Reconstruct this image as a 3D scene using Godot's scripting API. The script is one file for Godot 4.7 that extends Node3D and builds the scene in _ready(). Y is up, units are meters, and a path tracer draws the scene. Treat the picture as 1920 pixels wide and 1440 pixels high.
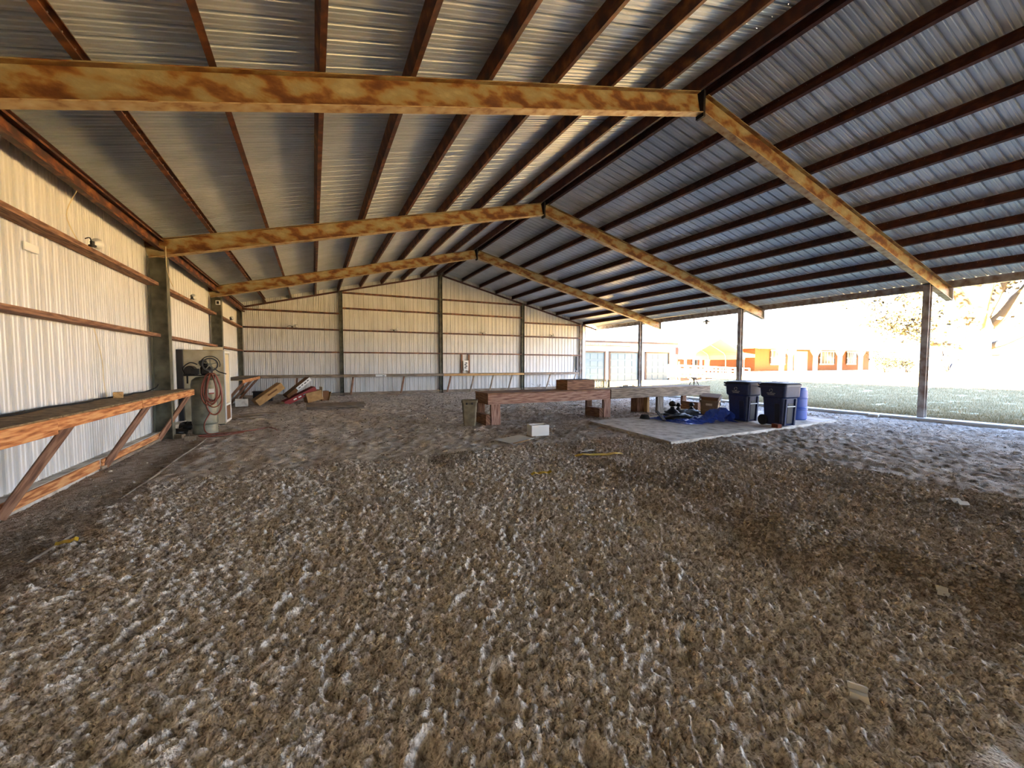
extends Node3D
# An open-sided steel barn with a dirt floor. Units are metres; distances "d" run forward from the camera, so z = -d.

var M := {}
var used := {}
var rng := RandomNumberGenerator.new()

const RX := 6.357      # ridge
const YR := 6.065      # underside of the rafters at the ridge
const SL := 0.2466     # roof slope
const RD := 0.365      # rafter depth, measured upright
const PH := 0.2        # purlin depth
const XW := -3.05      # left wall
const XP := 15.54      # post line on the open side
const XE := 16.93      # eave on the open side
const DW := 22.12      # far wall
const DF := -17.0      # front end with the added gable wall, behind the camera
const FRAMES := [5.354, 10.94, 16.57]

func _ready() -> void:
	rng.seed = 7
	make_camera_and_light()
	make_materials()
	make_floor()
	make_lawn()
	make_walls()
	make_roof()
	make_frames()
	make_girts()
	make_benches()
	make_shop_things()
	make_table()
	make_slab_things()
	make_litter()
	make_outbuildings()
	make_trees()

func make_camera_and_light() -> void:
	var cam := Camera3D.new()
	cam.name = "camera"
	cam.fov = rad_to_deg(2.0 * atan(720.0 / 767.93))
	cam.near = 0.05
	cam.far = 500.0
	cam.position = Vector3(0, 1.6, 0)
	cam.rotation = Vector3(-0.0499, -0.4511, 0.0)
	cam.current = true
	add_child(cam)

	var we := WorldEnvironment.new()
	we.name = "world_environment"
	var env := Environment.new()
	env.background_mode = Environment.BG_SKY
	var sky := Sky.new()
	var sm := ProceduralSkyMaterial.new()
	sm.sky_top_color = Color(0.52, 0.68, 0.95)
	sm.sky_horizon_color = Color(0.92, 0.955, 1.0)
	sm.sky_curve = 0.22
	sm.ground_horizon_color = Color(0.6, 0.57, 0.5)
	sm.ground_bottom_color = Color(0.4, 0.36, 0.3)
	sm.sky_energy_multiplier = 1.0
	sky.sky_material = sm
	env.sky = sky
	env.background_energy_multiplier = 3.8
	env.tonemap_mode = Environment.TONE_MAPPER_LINEAR
	env.tonemap_exposure = 4.0
	env.sdfgi_enabled = true
	env.ssao_enabled = true
	env.ssil_enabled = true
	we.environment = env
	add_child(we)

	var sun := DirectionalLight3D.new()
	sun.name = "sun"
	sun.light_color = Color(1.0, 0.86, 0.65)
	sun.light_energy = 70.0
	sun.light_angular_distance = 0.6
	sun.shadow_enabled = true
	sun.sky_mode = DirectionalLight3D.SKY_MODE_LIGHT_ONLY
	var az := deg_to_rad(-3.0)
	var el := deg_to_rad(16.5)
	var dir := Vector3(cos(el) * cos(az), -sin(el), -cos(el) * sin(az))
	sun.look_at_from_position(Vector3.ZERO, dir, Vector3.UP)
	add_child(sun)

# ---------------------------------------------------------------- helpers
func P(x: float, y: float, d: float) -> Vector3:
	return Vector3(x, y, -d)

func numbered(called: String) -> String:
	if not used.has(called):
		used[called] = 0
		return called
	used[called] += 1
	return "%s_%03d" % [called, used[called]]

func thing(called: String, label: String, category: String, at := Vector3.ZERO, turn := 0.0, group := "") -> Node3D:
	var o := Node3D.new()
	o.name = numbered(called)
	o.position = at
	o.rotation.y = turn
	add_child(o)
	return tag(o, label, category, group)

func tag(o: Node3D, label: String, category: String, group := "", kind := "") -> Node3D:
	if label: o.set_meta("label", label)
	if category: o.set_meta("category", category)
	if group: o.set_meta("group", group)
	if kind: o.set_meta("kind", kind)
	return o

func structure(called: String) -> Node3D:
	var o := Node3D.new()
	o.name = called
	o.set_meta("kind", "structure")
	add_child(o)
	return o

func S() -> SurfaceTool:
	var st := SurfaceTool.new()
	st.begin(Mesh.PRIMITIVE_TRIANGLES)
	return st

func obj(called: String, st: SurfaceTool, m: Material, parent: Node3D = null) -> MeshInstance3D:
	var mesh := st.commit()
	return put_mesh(called, mesh, m, parent)

func put_mesh(called: String, mesh: Mesh, m: Material, parent: Node3D = null) -> MeshInstance3D:
	var o := MeshInstance3D.new()
	o.mesh = mesh
	o.material_override = m
	if parent == null:
		o.name = numbered(called)
		add_child(o)
	else:
		o.name = called
		parent.add_child(o, true)
	return o

func tri(st: SurfaceTool, a: Vector3, b: Vector3, c: Vector3, out: Vector3, ua := Vector2.ZERO, ub := Vector2.ZERO, uc := Vector2.ZERO) -> void:
	var n := (b - a).cross(c - a)
	if n.length_squared() < 1e-16: return
	var flip := n.dot(out) > 0.0
	n = n.normalized()
	if not flip: n = -n
	st.set_normal(n); st.set_uv(ua); st.add_vertex(a)
	if flip:
		st.set_normal(n); st.set_uv(uc); st.add_vertex(c)
		st.set_normal(n); st.set_uv(ub); st.add_vertex(b)
	else:
		st.set_normal(n); st.set_uv(ub); st.add_vertex(b)
		st.set_normal(n); st.set_uv(uc); st.add_vertex(c)

func quad(st: SurfaceTool, a: Vector3, b: Vector3, c: Vector3, d: Vector3, out: Vector3, ua := Vector2.ZERO, ub := Vector2.ZERO, uc := Vector2.ZERO, ud := Vector2.ZERO) -> void:
	tri(st, a, b, c, out, ua, ub, uc)
	tri(st, a, c, d, out, ua, uc, ud)

# a box with chamfered edges; u runs along its longest side
func box(st: SurfaceTool, c: Vector3, s: Vector3, b := Basis.IDENTITY, bev := 0.004) -> void:
	var h := s * 0.5
	var L := s.max_axis_index()
	var o := Vector2(rng.randf() * 7.0, rng.randf() * 7.0)
	bev = minf(bev, minf(h.x, minf(h.y, h.z)) * 0.45)
	var pt := {}
	for i in 8:
		var sg := Vector3(1 if i & 1 else -1, 1 if i & 2 else -1, 1 if i & 4 else -1)
		for ax in 3:
			var p := sg * (h - Vector3.ONE * bev)
			p[ax] = sg[ax] * h[ax]
			pt[i * 3 + ax] = p
	var em := func(ids: Array, out: Vector3) -> void:
		var w := []
		var uv := []
		for k in ids:
			var p: Vector3 = pt[k]
			w.append(c + b * p)
			uv.append(o + Vector2(p[L], p[(L + 1) % 3] + p[(L + 2) % 3]))
		for k in range(2, w.size()):
			tri(st, w[0], w[k - 1], w[k], b * out, uv[0], uv[k - 1], uv[k])
	for ax in 3:
		var b1 := 1 << ((ax + 1) % 3)
		var b2 := 1 << ((ax + 2) % 3)
		for sgn in 2:
			var base := (1 << ax) if sgn else 0
			var out := Vector3.ZERO
			out[ax] = 1.0 if sgn else -1.0
			em.call([base * 3 + ax, (base | b1) * 3 + ax, (base | b1 | b2) * 3 + ax, (base | b2) * 3 + ax], out)
		var a1 := (ax + 1) % 3
		var a2 := (ax + 2) % 3
		for q in 4:
			var base := (b1 if q & 1 else 0) | (b2 if q & 2 else 0)
			var hi := base | (1 << ax)
			var out := Vector3.ZERO
			out[a1] = 1.0 if q & 1 else -1.0
			out[a2] = 1.0 if q & 2 else -1.0
			em.call([base * 3 + a1, base * 3 + a2, hi * 3 + a2, hi * 3 + a1], out)
	for i in 8:
		em.call([i * 3, i * 3 + 1, i * 3 + 2], Vector3(1 if i & 1 else -1, 1 if i & 2 else -1, 1 if i & 4 else -1))

# a board between two points, w across (sideways), t upright
func beam(st: SurfaceTool, a: Vector3, b: Vector3, w: float, t: float, up := Vector3.UP, bev := 0.004) -> void:
	var x := (b - a).normalized()
	if absf(x.dot(up)) > 0.99: up = Vector3.FORWARD
	var z := x.cross(up).normalized()
	var y := z.cross(x).normalized()
	box(st, (a + b) * 0.5, Vector3(a.distance_to(b), t, w), Basis(x, y, z), bev)

# a closed outline pushed from A to B; outline x goes sideways, y goes up
func extrude(st: SurfaceTool, outline: PackedVector2Array, A: Vector3, B: Vector3, up: Vector3, flip_side := false) -> void:
	var dir := (B - A).normalized()
	var side := dir.cross(up).normalized()
	if flip_side: side = -side
	var u := up.slide(dir).normalized()
	var pts := outline.duplicate()
	var area := 0.0
	for i in pts.size():
		area += pts[i].cross(pts[(i + 1) % pts.size()])
	if area < 0: pts.reverse()
	var L := A.distance_to(B)
	var v := rng.randf() * 5.0
	var u0 := rng.randf() * 5.0
	for i in pts.size():
		var p := pts[i]
		var q := pts[(i + 1) % pts.size()]
		var e := q - p
		var n := side * e.y - u * e.x
		var a := side * p.x + u * p.y
		var b := side * q.x + u * q.y
		quad(st, A + a, A + b, B + b, B + a, n, Vector2(u0, v), Vector2(u0, v + e.length()), Vector2(u0 + L, v + e.length()), Vector2(u0 + L, v))
		v += e.length()
	var t := Geometry2D.triangulate_polygon(pts)
	for i in range(0, t.size(), 3):
		for end in 2:
			var o := B if end else A
			var w := []
			for k in 3: w.append(o + side * pts[t[i + k]].x + u * pts[t[i + k]].y)
			tri(st, w[0], w[1], w[2], dir if end else -dir, pts[t[i]], pts[t[i + 1]], pts[t[i + 2]])

func i_section(w: float, h: float, tf := 0.012, tw := 0.008) -> PackedVector2Array:
	var a := w / 2
	var b := h / 2
	var c := tw / 2
	return PackedVector2Array([Vector2(-a, -b), Vector2(a, -b), Vector2(a, -b + tf), Vector2(c, -b + tf), Vector2(c, b - tf), Vector2(a, b - tf), Vector2(a, b), Vector2(-a, b), Vector2(-a, b - tf), Vector2(-c, b - tf), Vector2(-c, -b + tf), Vector2(-a, -b + tf)])

func c_section(w: float, h: float, t := 0.006, lip := 0.02) -> PackedVector2Array:
	# back (web) at x = 0, open towards +x, y from 0 to h
	return PackedVector2Array([Vector2(0, 0), Vector2(w, 0), Vector2(w, lip), Vector2(w - t, lip), Vector2(w - t, t), Vector2(t, t), Vector2(t, h - t), Vector2(w - t, h - t), Vector2(w - t, h - lip), Vector2(w, h - lip), Vector2(w, h), Vector2(0, h)])

func lathe(st: SurfaceTool, prof: PackedVector2Array, seg := 24, xf := Transform3D.IDENTITY, squash := Vector2.ONE) -> void:
	var ring := func(i: int, k: int) -> Vector3:
		var a := TAU * k / seg
		return xf * Vector3(prof[i].x * cos(a) * squash.x, prof[i].y, prof[i].x * sin(a) * squash.y)
	for i in prof.size() - 1:
		var e := prof[i + 1] - prof[i]
		if e.length() < 1e-6: continue
		var nn := Vector2(e.y, -e.x).normalized()
		for k in seg:
			var q := [ring.call(i, k), ring.call(i, k + 1), ring.call(i + 1, k + 1), ring.call(i + 1, k)]
			var ns := []
			for kk in [k, k + 1, k + 1, k]:
				var a: float = TAU * kk / seg
				ns.append((xf.basis * Vector3(nn.x * cos(a), nn.y, nn.x * sin(a))).normalized())
			var fn: Vector3 = (q[1] - q[0]).cross(q[2] - q[0])
			if fn.length_squared() < 1e-18: fn = (q[2] - q[0]).cross(q[3] - q[0])
			var order := [0, 2, 1, 0, 3, 2] if fn.dot(ns[0]) > 0 else [0, 1, 2, 0, 2, 3]
			for j in order:
				st.set_normal(ns[j])
				st.set_uv(Vector2(float(k + (1 if j == 1 or j == 2 else 0)) / seg * TAU * 0.3, prof[i + (1 if j >= 2 else 0)].y))
				st.add_vertex(q[j])

func tube(st: SurfaceTool, pts: PackedVector3Array, r: float, seg := 8, taper := 1.0) -> void:
	var n := pts.size()
	var up := Vector3.UP
	var rings := []
	var dirs := []
	for i in n:
		var t := (pts[mini(i + 1, n - 1)] - pts[maxi(i - 1, 0)]).normalized()
		if absf(t.dot(up)) > 0.95: up = Vector3.RIGHT if absf(t.x) < 0.9 else Vector3.FORWARD
		var s := t.cross(up).normalized()
		up = s.cross(t).normalized()
		var rr := r * lerpf(1.0, taper, float(i) / maxf(1, n - 1))
		var ring := []
		var nd := []
		for k in seg:
			var a := TAU * k / seg
			var v := s * cos(a) + up * sin(a)
			nd.append(v)
			ring.append(pts[i] + v * rr)
		rings.append(ring)
		dirs.append(nd)
	for i in n - 1:
		for k in seg:
			var k2 := (k + 1) % seg
			var q := [rings[i][k], rings[i][k2], rings[i + 1][k2], rings[i + 1][k]]
			var ns := [dirs[i][k], dirs[i][k2], dirs[i + 1][k2], dirs[i + 1][k]]
			var fn: Vector3 = (q[1] - q[0]).cross(q[2] - q[0])
			for j in ([0, 2, 1, 0, 3, 2] if fn.dot(ns[0]) > 0 else [0, 1, 2, 0, 2, 3]):
				st.set_normal(ns[j])
				st.set_uv(Vector2(0.2 * (i + (1 if j >= 2 else 0)), 0.1 * k))
				st.add_vertex(q[j])
	for e in [0, n - 1]:
		var out: Vector3 = (pts[0] - pts[1]) if e == 0 else (pts[n - 1] - pts[n - 2])
		for k in range(1, seg - 1):
			tri(st, rings[e][0], rings[e][k], rings[e][k + 1], out)

func spline(ctrl: Array, steps := 8) -> PackedVector3Array:
	var c := Curve3D.new()
	for i in ctrl.size():
		var t: Vector3 = (ctrl[mini(i + 1, ctrl.size() - 1)] - ctrl[maxi(i - 1, 0)]) / 6.0
		c.add_point(ctrl[i], -t, t)
	var out := PackedVector3Array()
	for i in (ctrl.size() - 1) * steps + 1:
		out.append(c.samplef(float(i) / steps))
	return out

# ---------------------------------------------------------------- materials
func ramp(stops: Array) -> Gradient:
	var g := Gradient.new()
	var off := PackedFloat32Array()
	var col := PackedColorArray()
	for s in stops:
		off.append(s[0])
		col.append(s[1])
	g.offsets = off
	g.colors = col
	return g

func noise(sd: int, freq: float, oct := 4, kind := FastNoiseLite.TYPE_SIMPLEX_SMOOTH) -> FastNoiseLite:
	var n := FastNoiseLite.new()
	n.seed = sd
	n.frequency = freq
	n.noise_type = kind
	n.fractal_octaves = oct
	n.fractal_type = FastNoiseLite.FRACTAL_FBM
	return n

func ntex(sd: int, freq: float, oct: int, stops: Array, size := 512) -> NoiseTexture2D:
	var t := NoiseTexture2D.new()
	t.width = size
	t.height = size
	t.seamless = true
	t.noise = noise(sd, freq, oct)
	t.color_ramp = ramp(stops)
	return t

func nnorm(sd: int, freq: float, oct: int, bump: float, size := 512) -> NoiseTexture2D:
	var t := NoiseTexture2D.new()
	t.width = size
	t.height = size
	t.seamless = true
	t.as_normal_map = true
	t.bump_strength = bump
	t.noise = noise(sd, freq, oct)
	return t

func mat(col: Color, rough := 0.7, metal := 0.0) -> StandardMaterial3D:
	var m := StandardMaterial3D.new()
	m.albedo_color = col
	m.roughness = rough
	m.metallic = metal
	return m

func textured(tex: Texture2D, scale: Vector3, rough := 0.8, metal := 0.0, tri_world := true, tint := Color.WHITE, nm: Texture2D = null, nscale := 1.0) -> StandardMaterial3D:
	var m := mat(tint, rough, metal)
	m.albedo_texture = tex
	if nm:
		m.normal_enabled = true
		m.normal_texture = nm
		m.normal_scale = nscale
	m.uv1_scale = scale
	if tri_world:
		m.uv1_triplanar = true
		m.uv1_world_triplanar = true
	return m

func wood(sd: int, a: Color, b: Color, c: Color, rough := 0.8) -> StandardMaterial3D:
	var t := ntex(sd, 0.012, 5, [[0.0, a], [0.42, b], [0.62, b.lerp(c, 0.6)], [1.0, c]], 512)
	var m := textured(t, Vector3(0.35, 3.5, 1), rough, 0.0, false, Color.WHITE, M.grain, 0.5)
	return m

func make_materials() -> void:
	M.grain = nnorm(3, 0.02, 4, 3.0)
	M.speck = nnorm(4, 0.06, 4, 4.0)
	# painted wall sheeting, dusty
	M.sheet = textured(ntex(11, 0.006, 5, [[0.0, Color(0.74, 0.74, 0.71)], [0.45, Color(0.80, 0.80, 0.785)], [1.0, Color(0.84, 0.84, 0.83)]]), Vector3(0.5, 0.16, 0.5), 0.42, 0.1)
	M.sheet_roof = textured(ntex(12, 0.007, 5, [[0.0, Color(0.64, 0.67, 0.70)], [0.5, Color(0.71, 0.74, 0.77)], [1.0, Color(0.78, 0.80, 0.83)]]), Vector3(0.3, 0.3, 0.4), 0.36, 0.3)
	M.sheet.cull_mode = BaseMaterial3D.CULL_DISABLED
	M.sheet_roof.cull_mode = BaseMaterial3D.CULL_DISABLED
	# galvanised steel going to rust
	M.rafter = textured(ntex(21, 0.008, 6, [[0.0, Color(0.27, 0.13, 0.04)], [0.30, Color(0.40, 0.23, 0.08)], [0.44, Color(0.50, 0.35, 0.16)], [0.56, Color(0.55, 0.46, 0.29)], [0.75, Color(0.55, 0.50, 0.36)], [1.0, Color(0.64, 0.58, 0.43)]]), Vector3(0.42, 0.8, 0.42), 0.55, 0.15, true, Color.WHITE, M.speck, 0.25)
	M.rafter_flange = textured(ntex(22, 0.015, 5, [[0.0, Color(0.42, 0.24, 0.10)], [0.4, Color(0.66, 0.55, 0.38)], [1.0, Color(0.74, 0.68, 0.55)]]), Vector3(0.6, 0.8, 0.6), 0.55, 0.15)
	M.column = textured(ntex(23, 0.010, 5, [[0.0, Color(0.20, 0.20, 0.16)], [0.5, Color(0.34, 0.34, 0.28)], [1.0, Color(0.44, 0.43, 0.36)]]), Vector3(0.5, 0.5, 0.5), 0.6, 0.1)
	M.post = textured(ntex(24, 0.012, 5, [[0.0, Color(0.42, 0.31, 0.24)], [0.45, Color(0.60, 0.56, 0.52)], [1.0, Color(0.76, 0.75, 0.72)]]), Vector3(0.5, 0.4, 0.5), 0.5, 0.2)
	M.red_iron = textured(ntex(25, 0.012, 5, [[0.0, Color(0.13, 0.065, 0.035)], [0.45, Color(0.26, 0.125, 0.06)], [0.65, Color(0.40, 0.22, 0.10)], [1.0, Color(0.58, 0.40, 0.22)]]), Vector3(0.5, 0.7, 0.5), 0.6, 0.05)
	M.red_iron_dark = textured(ntex(26, 0.014, 5, [[0.0, Color(0.16, 0.07, 0.045)], [0.5, Color(0.28, 0.13, 0.08)], [1.0, Color(0.40, 0.24, 0.15)]]), Vector3(0.6, 0.7, 0.6), 0.65, 0.05)  # darker tone of the red iron
	M.bolt_plate = mat(Color(0.12, 0.09, 0.07), 0.6, 0.2)
	M.galv = mat(Color(0.72, 0.73, 0.73), 0.4, 0.4)
	# timber
	M.wood_orange = wood(31, Color(0.46, 0.25, 0.11), Color(0.72, 0.46, 0.26), Color(0.86, 0.66, 0.44))
	M.wood_brown = wood(32, Color(0.29, 0.18, 0.12), Color(0.46, 0.32, 0.23), Color(0.60, 0.45, 0.34))
	M.wood_grey = wood(33, Color(0.34, 0.29, 0.24), Color(0.50, 0.44, 0.37), Color(0.64, 0.58, 0.50))
	M.wood_pale = wood(34, Color(0.50, 0.36, 0.20), Color(0.70, 0.54, 0.33), Color(0.82, 0.68, 0.46))
	M.wood_red = wood(35, Color(0.36, 0.23, 0.18), Color(0.56, 0.41, 0.34), Color(0.70, 0.57, 0.49))
	M.dusty_top = textured(ntex(36, 0.02, 5, [[0.0, Color(0.32, 0.26, 0.17)], [0.5, Color(0.50, 0.42, 0.30)], [1.0, Color(0.66, 0.57, 0.43)]]), Vector3(0.7, 0.7, 0.7), 0.95)
	M.concrete = textured(ntex(37, 0.012, 6, [[0.0, Color(0.56, 0.52, 0.46)], [0.4, Color(0.76, 0.73, 0.68)], [1.0, Color(0.87, 0.85, 0.81)]]), Vector3(0.5, 0.5, 0.5), 0.9, 0.0, true, Color.WHITE, M.speck, 0.4)
	# plain goods
	M.black = mat(Color(0.05, 0.05, 0.05), 0.5)
	M.black_metal = mat(Color(0.09, 0.085, 0.075), 0.4, 0.4)
	M.rubber = mat(Color(0.06, 0.06, 0.065), 0.8)
	M.white = mat(Color(0.86, 0.86, 0.84), 0.5)
	M.cream = mat(Color(0.80, 0.74, 0.60), 0.6)
	M.card = textured(ntex(38, 0.01, 4, [[0.0, Color(0.56, 0.42, 0.25)], [1.0, Color(0.74, 0.59, 0.38)]]), Vector3(0.8, 0.8, 0.8), 0.85)
	M.card_dark = mat(Color(0.42, 0.28, 0.15), 0.85)
	M.red = mat(Color(0.52, 0.09, 0.05), 0.6)
	M.print_dark = mat(Color(0.10, 0.09, 0.09), 0.7)
	M.tank = textured(ntex(39, 0.012, 5, [[0.0, Color(0.30, 0.29, 0.23)], [0.5, Color(0.45, 0.45, 0.38)], [1.0, Color(0.56, 0.55, 0.47)]]), Vector3(0.7, 0.7, 0.7), 0.5, 0.2)
	M.hose = mat(Color(0.48, 0.23, 0.15), 0.5)
	M.cabinet = textured(ntex(40, 0.006, 5, [[0.0, Color(0.52, 0.47, 0.36)], [0.5, Color(0.66, 0.62, 0.51)], [1.0, Color(0.74, 0.70, 0.60)]]), Vector3(0.6, 0.6, 0.6), 0.5)
	M.bin_blue = textured(ntex(41, 0.02, 4, [[0.0, Color(0.05, 0.11, 0.25)], [1.0, Color(0.08, 0.16, 0.34)]]), Vector3(1, 1, 1), 0.42)
	M.bin_lid = mat(Color(0.07, 0.09, 0.16), 0.45)
	M.barrel = mat(Color(0.12, 0.28, 0.62), 0.4)
	M.tarp = mat(Color(0.17, 0.31, 0.72), 0.35)
	M.cooler = textured(ntex(42, 0.02, 4, [[0.0, Color(0.38, 0.30, 0.19)], [1.0, Color(0.52, 0.43, 0.29)]]), Vector3(1, 1, 1), 0.55)
	M.can = textured(ntex(43, 0.012, 5, [[0.0, Color(0.34, 0.30, 0.22)], [1.0, Color(0.54, 0.49, 0.38)]]), Vector3(1, 1, 1), 0.6)
	M.yellow = mat(Color(0.85, 0.72, 0.18), 0.6)
	M.paper = mat(Color(0.78, 0.75, 0.68), 0.9)
	M.brick = textured(ntex(44, 0.03, 4, [[0.0, Color(0.36, 0.17, 0.10)], [1.0, Color(0.58, 0.32, 0.20)]]), Vector3(2, 2, 2), 0.9)
	M.rock = textured(ntex(45, 0.03, 4, [[0.0, Color(0.36, 0.30, 0.23)], [1.0, Color(0.62, 0.55, 0.45)]]), Vector3(3, 3, 3), 0.95)
	M.glass_bulb = mat(Color(0.85, 0.85, 0.82), 0.15)
	M.glass_dark = mat(Color(0.10, 0.11, 0.12), 0.08)

# ---------------------------------------------------------------- ground
var nA := noise(101, 1.0, 3)
var nB := noise(102, 1.0, 4)
var nC := noise(103, 1.0, 3)
var nZ := noise(104, 1.0, 5)
var mounds := []          # [x, d, radius, height]

func strip(x: float, d: float) -> float:
	# 0 on the trodden strip along the left wall, 1 beyond its ragged edge
	return smoothstep(-0.12, 0.12, x + 2.0 + 0.45 * nB.get_noise_2d(x * 1.3, d * 1.3) + 0.2 * nC.get_noise_2d(x * 6.0, d * 6.0))

func pale(x: float, d: float) -> float:
	# how much of the dry pale silt lies here: a band down the middle of the barn, broken into patches
	var band := 1.0 - smoothstep(2.2, 3.6, absf(x - (0.25 + 0.07 * d)))
	var far := smoothstep(11.0, 15.0, d) * 0.7
	var v := maxf(band, far) * 0.62 + 0.22
	v = lerpf(0.10, v, strip(x, d))
	v += 0.42 * nZ.get_noise_2d(x * 0.9, d * 0.9) + 0.38 * nB.get_noise_2d(x * 4.1 + 30.0, d * 4.1) + 0.3 * nC.get_noise_2d(x * 17.0, d * 17.0)
	return smoothstep(0.25, 0.62, v)

func bump(x: float, d: float, p: float) -> float:
	var quiet := 0.35 + 0.65 * strip(x, d)
	var h := 0.030 * nA.get_noise_2d(x * 0.7, d * 0.7)
	var m := nB.get_noise_2d(x * 3.1, d * 3.1)
	h += 0.022 * m * quiet
	var r := 1.0 - absf(nC.get_noise_2d(x * 8.0 + 50.0, d * 8.0))
	h += (0.026 * r * r - 0.016) * quiet * (0.55 + 0.45 * p)
	h += 0.034 * nA.get_noise_2d(x * 15.0, d * 15.0 + 9.0) * quiet
	h += 0.018 * nC.get_noise_2d(x * 38.0 + 4.0, d * 38.0) * quiet
	for mo in mounds:
		var q: float = Vector2(x - mo[0], d - mo[1]).length() / mo[2]
		if q < 1.0:
			h += mo[3] * (1.0 - q * q) * (1.0 - q * q) + mo[3] * 0.18 * nB.get_noise_2d(x * 9.0, d * 9.0) * (1.0 - q)
	return h - 0.012

var near_grid := {}

func floor_block(x0: float, x1: float, d0: float, d1: float, step: float, verts: PackedVector3Array, norms: PackedVector3Array, cols: PackedColorArray, idx: PackedInt32Array, hole: Rect2, keep: bool) -> void:
	var nx := int(round((x1 - x0) / step)) + 1
	var nd := int(round((d1 - d0) / step)) + 1
	var H := PackedFloat32Array()
	var Q := PackedFloat32Array()
	H.resize(nx * nd)
	Q.resize(nx * nd)
	for j in nd:
		var d := d0 + j * step
		for i in nx:
			var x := x0 + i * step
			var p := pale(x, d)
			Q[j * nx + i] = p
			H[j * nx + i] = bump(x, d, p)
	for s in stamps:
		var R: float = maxf(s[3], s[4]) * 1.7
		if s[0] + R < x0 or s[0] - R > x1 or s[1] + R < d0 or s[1] - R > d1: continue
		var ca := cos(s[2])
		var sa := sin(s[2])
		for j in range(maxi(0, int((s[1] - R - d0) / step)), mini(nd, int((s[1] + R - d0) / step) + 2)):
			for i in range(maxi(0, int((s[0] - R - x0) / step)), mini(nx, int((s[0] + R - x0) / step) + 2)):
				var ux: float = x0 + i * step - s[0]
				var ud: float = d0 + j * step - s[1]
				var q: float = Vector2((ux * ca + ud * sa) / s[3], (-ux * sa + ud * ca) / s[4]).length()
				if q < 1.0:
					H[j * nx + i] -= s[5] * (1.0 - pow(q, 4.0))
				elif q < 1.6:
					H[j * nx + i] += s[5] * 0.35 * sin((q - 1.0) / 0.6 * PI)
	if keep:
		near_grid = {"x0": x0, "d0": d0, "nx": nx, "nd": nd, "step": step, "H": H}
	var dark := Color(0.42, 0.345, 0.26)
	var mid := Color(0.62, 0.53, 0.42)
	var light := Color(0.86, 0.79, 0.68)
	var moist := Color(0.25, 0.185, 0.120)
	var crust := Color(0.93, 0.88, 0.79)
	var first := verts.size()
	for j in nd:
		for i in nx:
			var k := j * nx + i
			var x := x0 + i * step
			var d := d0 + j * step
			verts.append(Vector3(x, H[k], -d))
			var hx := H[j * nx + mini(i + 1, nx - 1)] - H[j * nx + maxi(i - 1, 0)]
			var hd := H[mini(j + 1, nd - 1) * nx + i] - H[maxi(j - 1, 0) * nx + i]
			norms.append(Vector3(-hx, 2.0 * step, hd).normalized())
			var p := Q[k]
			var wet := nZ.get_noise_2d(x * 0.55 + 80.0, d * 0.55) + 0.5 * nB.get_noise_2d(x * 6.0 + 11.0, d * 6.0)
			var c := mid.lerp(dark, smoothstep(-0.05, 0.3, wet))
			c = c.lerp(light, p)
			# moist crumbs and dry crust, a few centimetres across
			var crumb := nC.get_noise_2d(x * 13.0 + 70.0, d * 13.0) + 0.9 * nA.get_noise_2d(x * 27.0, d * 27.0 + 40.0)
			c = c.lerp(moist, 0.75 * smoothstep(0.08, 0.42, crumb))
			c = c.lerp(crust, 0.7 * smoothstep(0.1, 0.5, -crumb) * (0.35 + 0.65 * p))
			cols.append(c)
	for j in nd - 1:
		for i in nx - 1:
			if hole.has_point(Vector2(x0 + (i + 0.5) * step, d0 + (j + 0.5) * step)): continue
			var a := first + j * nx + i
			# front faces run clockwise seen from above (x right, d away)
			idx.append_array([a, a + nx, a + nx + 1, a, a + nx + 1, a + 1])

var stamps := []          # [x, d, turn, half length, half width, depth]

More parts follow.
